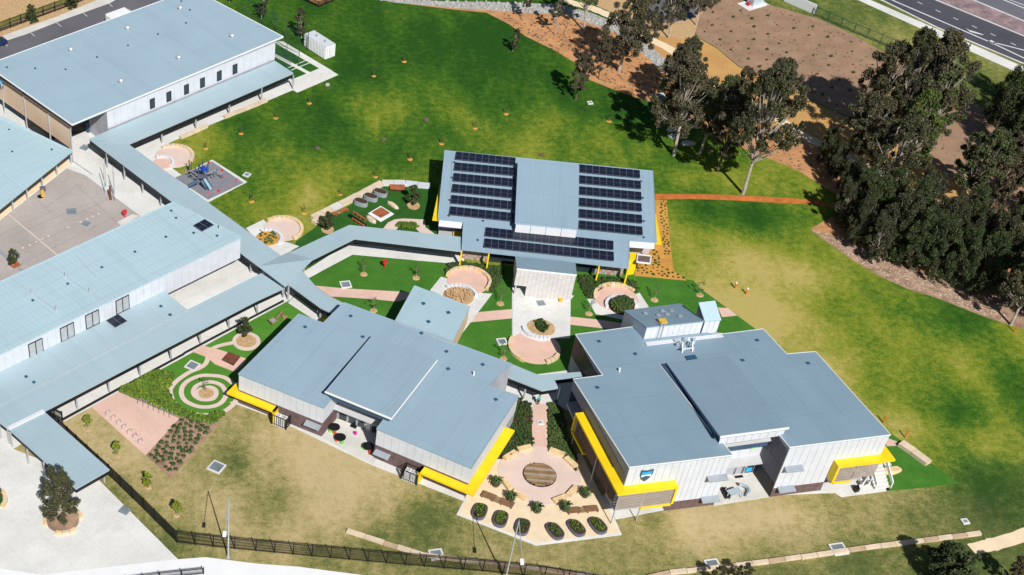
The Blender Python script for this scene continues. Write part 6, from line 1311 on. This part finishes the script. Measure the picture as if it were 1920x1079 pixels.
disc('tree_bed', (-18, 940), rad((118, 977), 24), 'turf_dark', 'round planted bed cut by the left edge', .2)
ringwall('seat_wall', 'sandstone seat ring cut by the left edge', 'seat wall', (-18, 940), rad((118, 977), 25), rad((118, 977), 33), (8, 954), (2, 922), .45, 4, 'sandstone', ms=W[1])
# young yellow green trees on the lower left lawn
for c, lab in [((166, 806), 'yellow green young tree nearest the bicycle pad top'), ((220, 856), 'yellow green young tree second along the fence'), ((278, 914), 'yellow green young tree third along the fence, by the planting bed tip'), ((331, 967), 'yellow green young tree nearest the fence bend')]:
    plant('yellow', c, 2.7, lab, group='young trees beside the black palisade fence'); p = U(*c); tag(MB().cyl((p.x, p.y, 0), .45, .06, 12, r2=.3).build('mulch_mound', M['mulch_ring']), 'mulch mound under the '+lab.replace(', by the planting bed tip',''), 'mulch mound')
for c, h, lab in [((460, 632), 3.4, 'bushy dark tree in the ring path bed'), ((612, 434), 3.6, 'bushy dark tree at the lower left of the north garden'), ((774, 385), 3.6, 'bushy dark tree at the right of the north garden')]: plant('garden', c, h, lab)
for c in [(614, 432), (775, 387)]:
    p = U(*c); disc('tree_mulch', c, rad(c, 12), 'mulch_ring', 'round mulch bed in the north garden', lay[0]+.05)
plant('garden', (25, 499), 3.0, 'small bushy tree in the square red bed of the court'); p = U(27, 496); tag(MB().prism(e8((0, 380), []) and [] or UL([(16, 496.5), (29, 488), (40, 497), (26, 504)], .06), 0).build('tree_pit', M['timber']), 'square red mulch pit around the court tree', 'tree pit')
sheet('bed_strip', [(0, 467), (20, 486), (17, 490), (0, 474)], 'grey_steel', label='grey strip left of the court tree'); sheet('bed_strip', [(36, 500), (48, 509), (44, 512), (33, 503)], 'grey_steel', label='grey strip right of the court tree')
for c, r, lab in [((682, 515), 7.5, 'bare sapling in a mulch ring in the upper west courtyard, left one'), ((780, 522), 7.5, 'bare sapling in a mulch ring in the upper west courtyard, right one'), ((700.5, 583), 7.5, 'sapling in a mulch ring below the west pink path'), ((938, 570), 7.7, 'bare sapling left of the forecourt'), ((1104, 589), 7.8, 'bare sapling right of the forecourt'), ((1227, 563), 7.8, 'bare sapling between right planter circle and roof tower'), ((1312, 554), 7.5, 'bare sapling at the right end of the courtyard turf'), ((944, 673), 7.5, 'sapling half hidden behind the lower building roof'), ((386, 737), 1, 'small bare red leafed tree at the spiral centre')]:
    plant('bare', c, 2.8, lab)
    if r > 2: p = U(*c); tag(MB().cyl((p.x, p.y, 0), rad(c, r), .11, 20, r2=rad(c, r)*.8).build('mulch_mound', M['mulch_ring']), 'mulch ring of the '+lab.split(' in the upper')[0].split(' between')[0]+(' left' if 'left one' in lab else ''), 'mulch mound')
# little staked saplings scattered on the big lawn
sp = thing('staked_sapling', 'staked sapling', 'sapling'); b = MB().cyl((0, 0, 0), .5, .1, 12, r2=.3); b.build('mulch', M['mulch_y'], sp)
b = MB().tube((0, 0, 0), (.05, .05, 1.7), .04, .02, 5).tube((.25, 0, 0), (.25, 0, 1.2), .03, n=5).tube((-.25, 0, 0), (-.25, 0, 1.2), .03, n=5); b.build('stem', M['bark_dark'], sp)
co = bpy.data.objects.new('foliage', leafmesh('sapling_foliage', np.array([[0, 0, 1.3], [0.1, 0, 1.7], [-.05, .1, 1.0]]), np.array([.16, .14, .12]), 60, .14, 'leaf_dark', 3)); COL.objects.link(co); co.parent = sp
SP = Proto(sp)
for c, lab in [((758, 116), 'staked sapling on the dark lawn right of the container'), ((701, 143), 'staked sapling below the container on the upper lawn'), ((580, 194), 'staked sapling near the end of the hall walkway'), ((517, 222), 'staked sapling by the upper stone edging'), ((898, 243), 'staked sapling in the middle of the lawn, above the solar building'), ((828, 270), 'staked sapling just above the solar building left corner'), ((949, 214), 'staked sapling farthest right on the main lawn'), ((891, 241), 'staked sapling in the yellowish patch'), ((769, 299), 'staked sapling left of the solar building'), ((704, 332), 'staked sapling above the north garden wall'), ((638, 365), 'staked sapling left of the north garden wall'), ((570, 400), 'staked sapling by the left end of the north garden wall'), ((386, 279), 'staked sapling right of the upper seat circle'), ((452, 251), 'staked sapling halfway along the hall walkway'), ((472, 378), 'leafy staked sapling right of the playground'), ((1142, 228), 'staked sapling near the gum tree shadow')]:
    if lab.startswith('staked sapling in the middle'): continue
    SP.put(U(*c), random.uniform(0, 3), random.uniform(.75, .95), lab, 'staked saplings on the lawn')
for lab, c in [('dark rock lying on the lawn near the hall walkway end', (614, 161)), ('small dark rock in the middle of the lawn', (799, 227)), ('small dark rock below it on the lawn, left of the sapling', (719, 263)), ('small dark rock in the yellow lawn patch', (1016, 292)), ('small rock left of the north garden', (595, 280))]:
    p = U(*c); tag(MB().rock((p.x, p.y, 0), (.9, .6, .4), int(c[0])).build('rock', M['rubble' if 'hall' in lab else 'bark_dark']), lab, 'rock')
# potted palms in the gravel court
pp = thing('pot_plant', 'pot plant', 'pot plant'); MB().cyl((0, 0, 0), .42, .5, 14, r2=.55).build('pot', M['bark_dark'], pp); MB().cyl((0, 0, .5), .5, .01, 14).build('soil', M['soil'], pp); b = MB(); q = random.Random(3)
for i in range(70):
    a = q.uniform(0, 6.28); r = q.uniform(.5, 1.1); z_ = q.uniform(.7, 1.5); d = Vector((math.cos(a), math.sin(a), 0)); w_ = Vector((-d.y, d.x, 0))*.07
    b.add([Vector((0, 0, .5))-w_*.4, Vector((0, 0, .5))+w_*.4, d*r*.6+w_+Vector((0, 0, z_)), d*r*.6-w_+Vector((0, 0, z_)), d*r+Vector((0, 0, z_*.75))], [(0, 1, 2, 3), (3, 2, 4)])
b.build('fronds', M['leaf_green'], pp); PP = Proto(pp)
for c, lab in [((929, 911), 'palm like pot plant nearest the yellow corner of the lower building'), ((957, 939), 'pot plant between round plaza and long dark bench'), ((1006, 960), 'pot plant below the round plaza'), ((1059, 957), 'pot plant at the left end of the brown bench'), ((1096, 931), 'pot plant at the right rim of the round plaza')]: PP.put(U(*c), random.uniform(0, 6), 1.0, lab, 'pot plants around the round plaza')
# ground cover and beds
tufts('bed_shrubs', 'dense yellow green shrubs filling the bed between walkway and spiral', [(222,734),(295,699),(327,706),(322,716),(316,734),(322,752),(330,764),(352,777),(386,784),(415,776),(422,778),(399,797),(372,790),(345,782),(332,780),(300,768),(261,750)], 900, 'leaf_bright', .35, .8, 11, .13, 12, .5)
tufts('bed_shrubs', 'yellow highlights among the shrubs of the leafy bed', [(222,734),(295,699),(322,709),(316,734),(326,762),(355,777),(395,783),(415,777),(399,797),(345,782),(300,768)], 130, 'leaf_yellow', .5, .8, 12, .12, 7, .4)
hedges = [([(833,517),(842,497),(860,494),(938,504),(944,512),(941,524),(928,545),(919,548),(918,525),(900,507),(878,501),(852,504),(838,515)], 'clipped dark hedge curving behind the left seat wall', 420),
 ([(1083,519),(1100,521),(1170,526),(1192,531),(1196,546),(1188,549),(1176,541),(1155,535),(1135,538),(1118,548),(1112,560),(1100,558),(1086,532)], 'clipped dark hedge curving behind the right seat wall', 420),
 ([(970,750),(995,756),(999,838),(975,840),(955,862),(930,860),(945,815)], 'dark flowering shrub strip left of the pink path', 420),
 ([(1029,760),(1042,757),(1050,765),(1056,785),(1062,820),(1078,855),(1080,885),(1050,850),(1028,843)], 'dark green shrub strip right of the pink path', 420)]
for i, (pl, lab, n) in enumerate(hedges): tufts('hedge', lab, pl, n if i < 2 else n-170*(i == 2), 'leaf_hedge' if i != 3 else 'leaf_green', .3, .62, 20+i, .1, 12, .36)
sheet('soil_bed', hedges[0][0], 'soil', label='dark soil under the left clipped hedge'); sheet('soil_bed', hedges[1][0], 'soil', label='dark soil under the right clipped hedge'); sheet('soil_bed', hedges[2][0], 'soil', label='dark soil under the shrubs left of the pink path'); sheet('soil_bed', hedges[3][0], 'soil', label='dark soil under the shrubs right of the pink path')
# countable young plants
sh = thing('bedding_plant', 'plant', 'plant'); b = MB(); q = random.Random(8)
for i in range(46):
    a = q.uniform(0, 6.28); r = q.uniform(.12, .42); z_ = q.uniform(.15, .42); d = Vector((math.cos(a), math.sin(a), 0)); w_ = Vector((-d.y, d.x, 0))*.07
    b.add([-w_*.4, w_*.4, d*r*.6+w_+Vector((0, 0, z_)), d*r*.6-w_+Vector((0, 0, z_)), d*r+Vector((0, 0, z_*.6))], [(0, 1, 2, 3), (3, 2, 4)])
b.build('foliage', M['leaf_hedge'], sh); SH = Proto(sh)
def inpoly(x, y, P):
    c = False
    for p, r in zip(P, P[1:]+P[:1]):
        if (p[1] > y) != (r[1] > y) and x < (r[0]-p[0])*(y-p[1])/(r[1]-p[1])+p[0]: c = not c
    return c
def scatter(poly, n, dmin, lab, grp, s0, s1, seed):
    q = random.Random(seed); P = [tuple(U(*p)[:2]) for p in poly]; pts = []; k = 0
    x0, x1 = min(p[0] for p in P), max(p[0] for p in P); y0, y1 = min(p[1] for p in P), max(p[1] for p in P)
    while len(pts) < n and k < 9000:
        k += 1; x, y = q.uniform(x0, x1), q.uniform(y0, y1)
        if inpoly(x, y, P) and all((x-a)**2+(y-b2)**2 > dmin*dmin for a, b2 in pts): pts.append((x, y)); SH.put(Vector((x, y, .02)), q.uniform(0, 6), q.uniform(s0, s1), lab, grp)
scatter([(338,787),(350,785),(372,793),(392,803),(385,815),(322,891),(282,856)], 95, .72, 'dark tufted plant in rows on the mulched bed beside the bicycle pad', 'tufted plants in the mulched bed', .9, 1.3, 1)
scatter([(1196,474),(1232,470),(1240,500),(1285,524),(1196,514)], 60, .6, 'small dark plant dotted in the golden mulch below the solar building corner', 'plants in the golden mulch', .45, .8, 2)
scatter([(1238,378),(1249,378),(1252,430),(1256,480),(1245,480),(1240,440)], 40, .5, 'small dark plant in the golden mulch strip right of the solar building', 'plants in the mulch strip', .4, .7, 3)
scatter([(1330,20),(1440,20),(1560,60),(1700,130),(1640,235),(1560,196),(1440,140),(1345,80),(1315,60)], 60, 3.0, 'small shrub dotted across the brown scrub bed', 'small shrubs of the scrub bed', .5, 1.15, 4)
tufts('bed_planting', 'tiny dry tufts speckling the brown scrub bed', [(1310,68),(1340,10),(1440,12),(1530,36),(1640,88),(1765,158),(1900,240),(1840,380),(1740,300),(1560,206),(1440,149)], 380, 'leaf_brown', .1, .25, 31, .06, 5, .18)
tufts('bed_planting', 'scattered twiggy litter on the orange mulch under the gums', [(930,20),(1100,45),(1203,105),(1262,155),(1390,205),(1540,300),(1500,320),(1330,250),(1150,168),(1078,118),(955,46)], 700, 'bark_dark', .05, .2, 32, .07, 5, .35)
tufts('bed_planting', 'low shrub at the pavilion side garden bed under the linking walkway', [(742,426),(750,421),(775,421),(786,428),(770,432)], 120, 'leaf_bright', .3, .7, 33, .1, 10, .35)
sheet('path', e8((640, 330), [(630, 785), (700, 700), (800, 655), (930, 640), (1250, 655), (1260, 770), (1400, 870), (1180, 850), (1100, 770), (960, 740), (860, 760), (810, 820)]), 'pink_pale', label='curved pink path in the north garden beside the solar building')
tufts('bark_litter', 'pale bark strips littering the edge under the casuarinas', [(1520,430),(1575,447),(1640,480),(1760,535),(1880,580),(1887,606),(1830,586),(1762,559),(1702,540),(1655,519),(1600,487),(1560,459)], 420, 'sandpale', .02, .1, 41, .05, 2, .55)
# pale boulders and slabs under the gums
for c, s, lab in [((1250, 222), 1.4, 'white slab under the gums at the lawn edge, upper'), ((1262, 245), 1.6, 'white slab under the gums at the lawn edge, middle'), ((1268, 258), 1.8, 'white slab under the gums at the lawn edge, lower'), ((1305, 238), 1.5, 'white slab in the shade right of the others'), ((1345, 250), 1.3, 'pale slab near the path under the gums'), ((1290, 270), 1.6, 'pale slab below the bronze gum')]:
    p = U(*c); tag(MB().rock((p.x, p.y, 0), (s*1.6, s*.8, .4), int(c[0])).build('boulder', M['concrete_old']), lab, 'boulder')
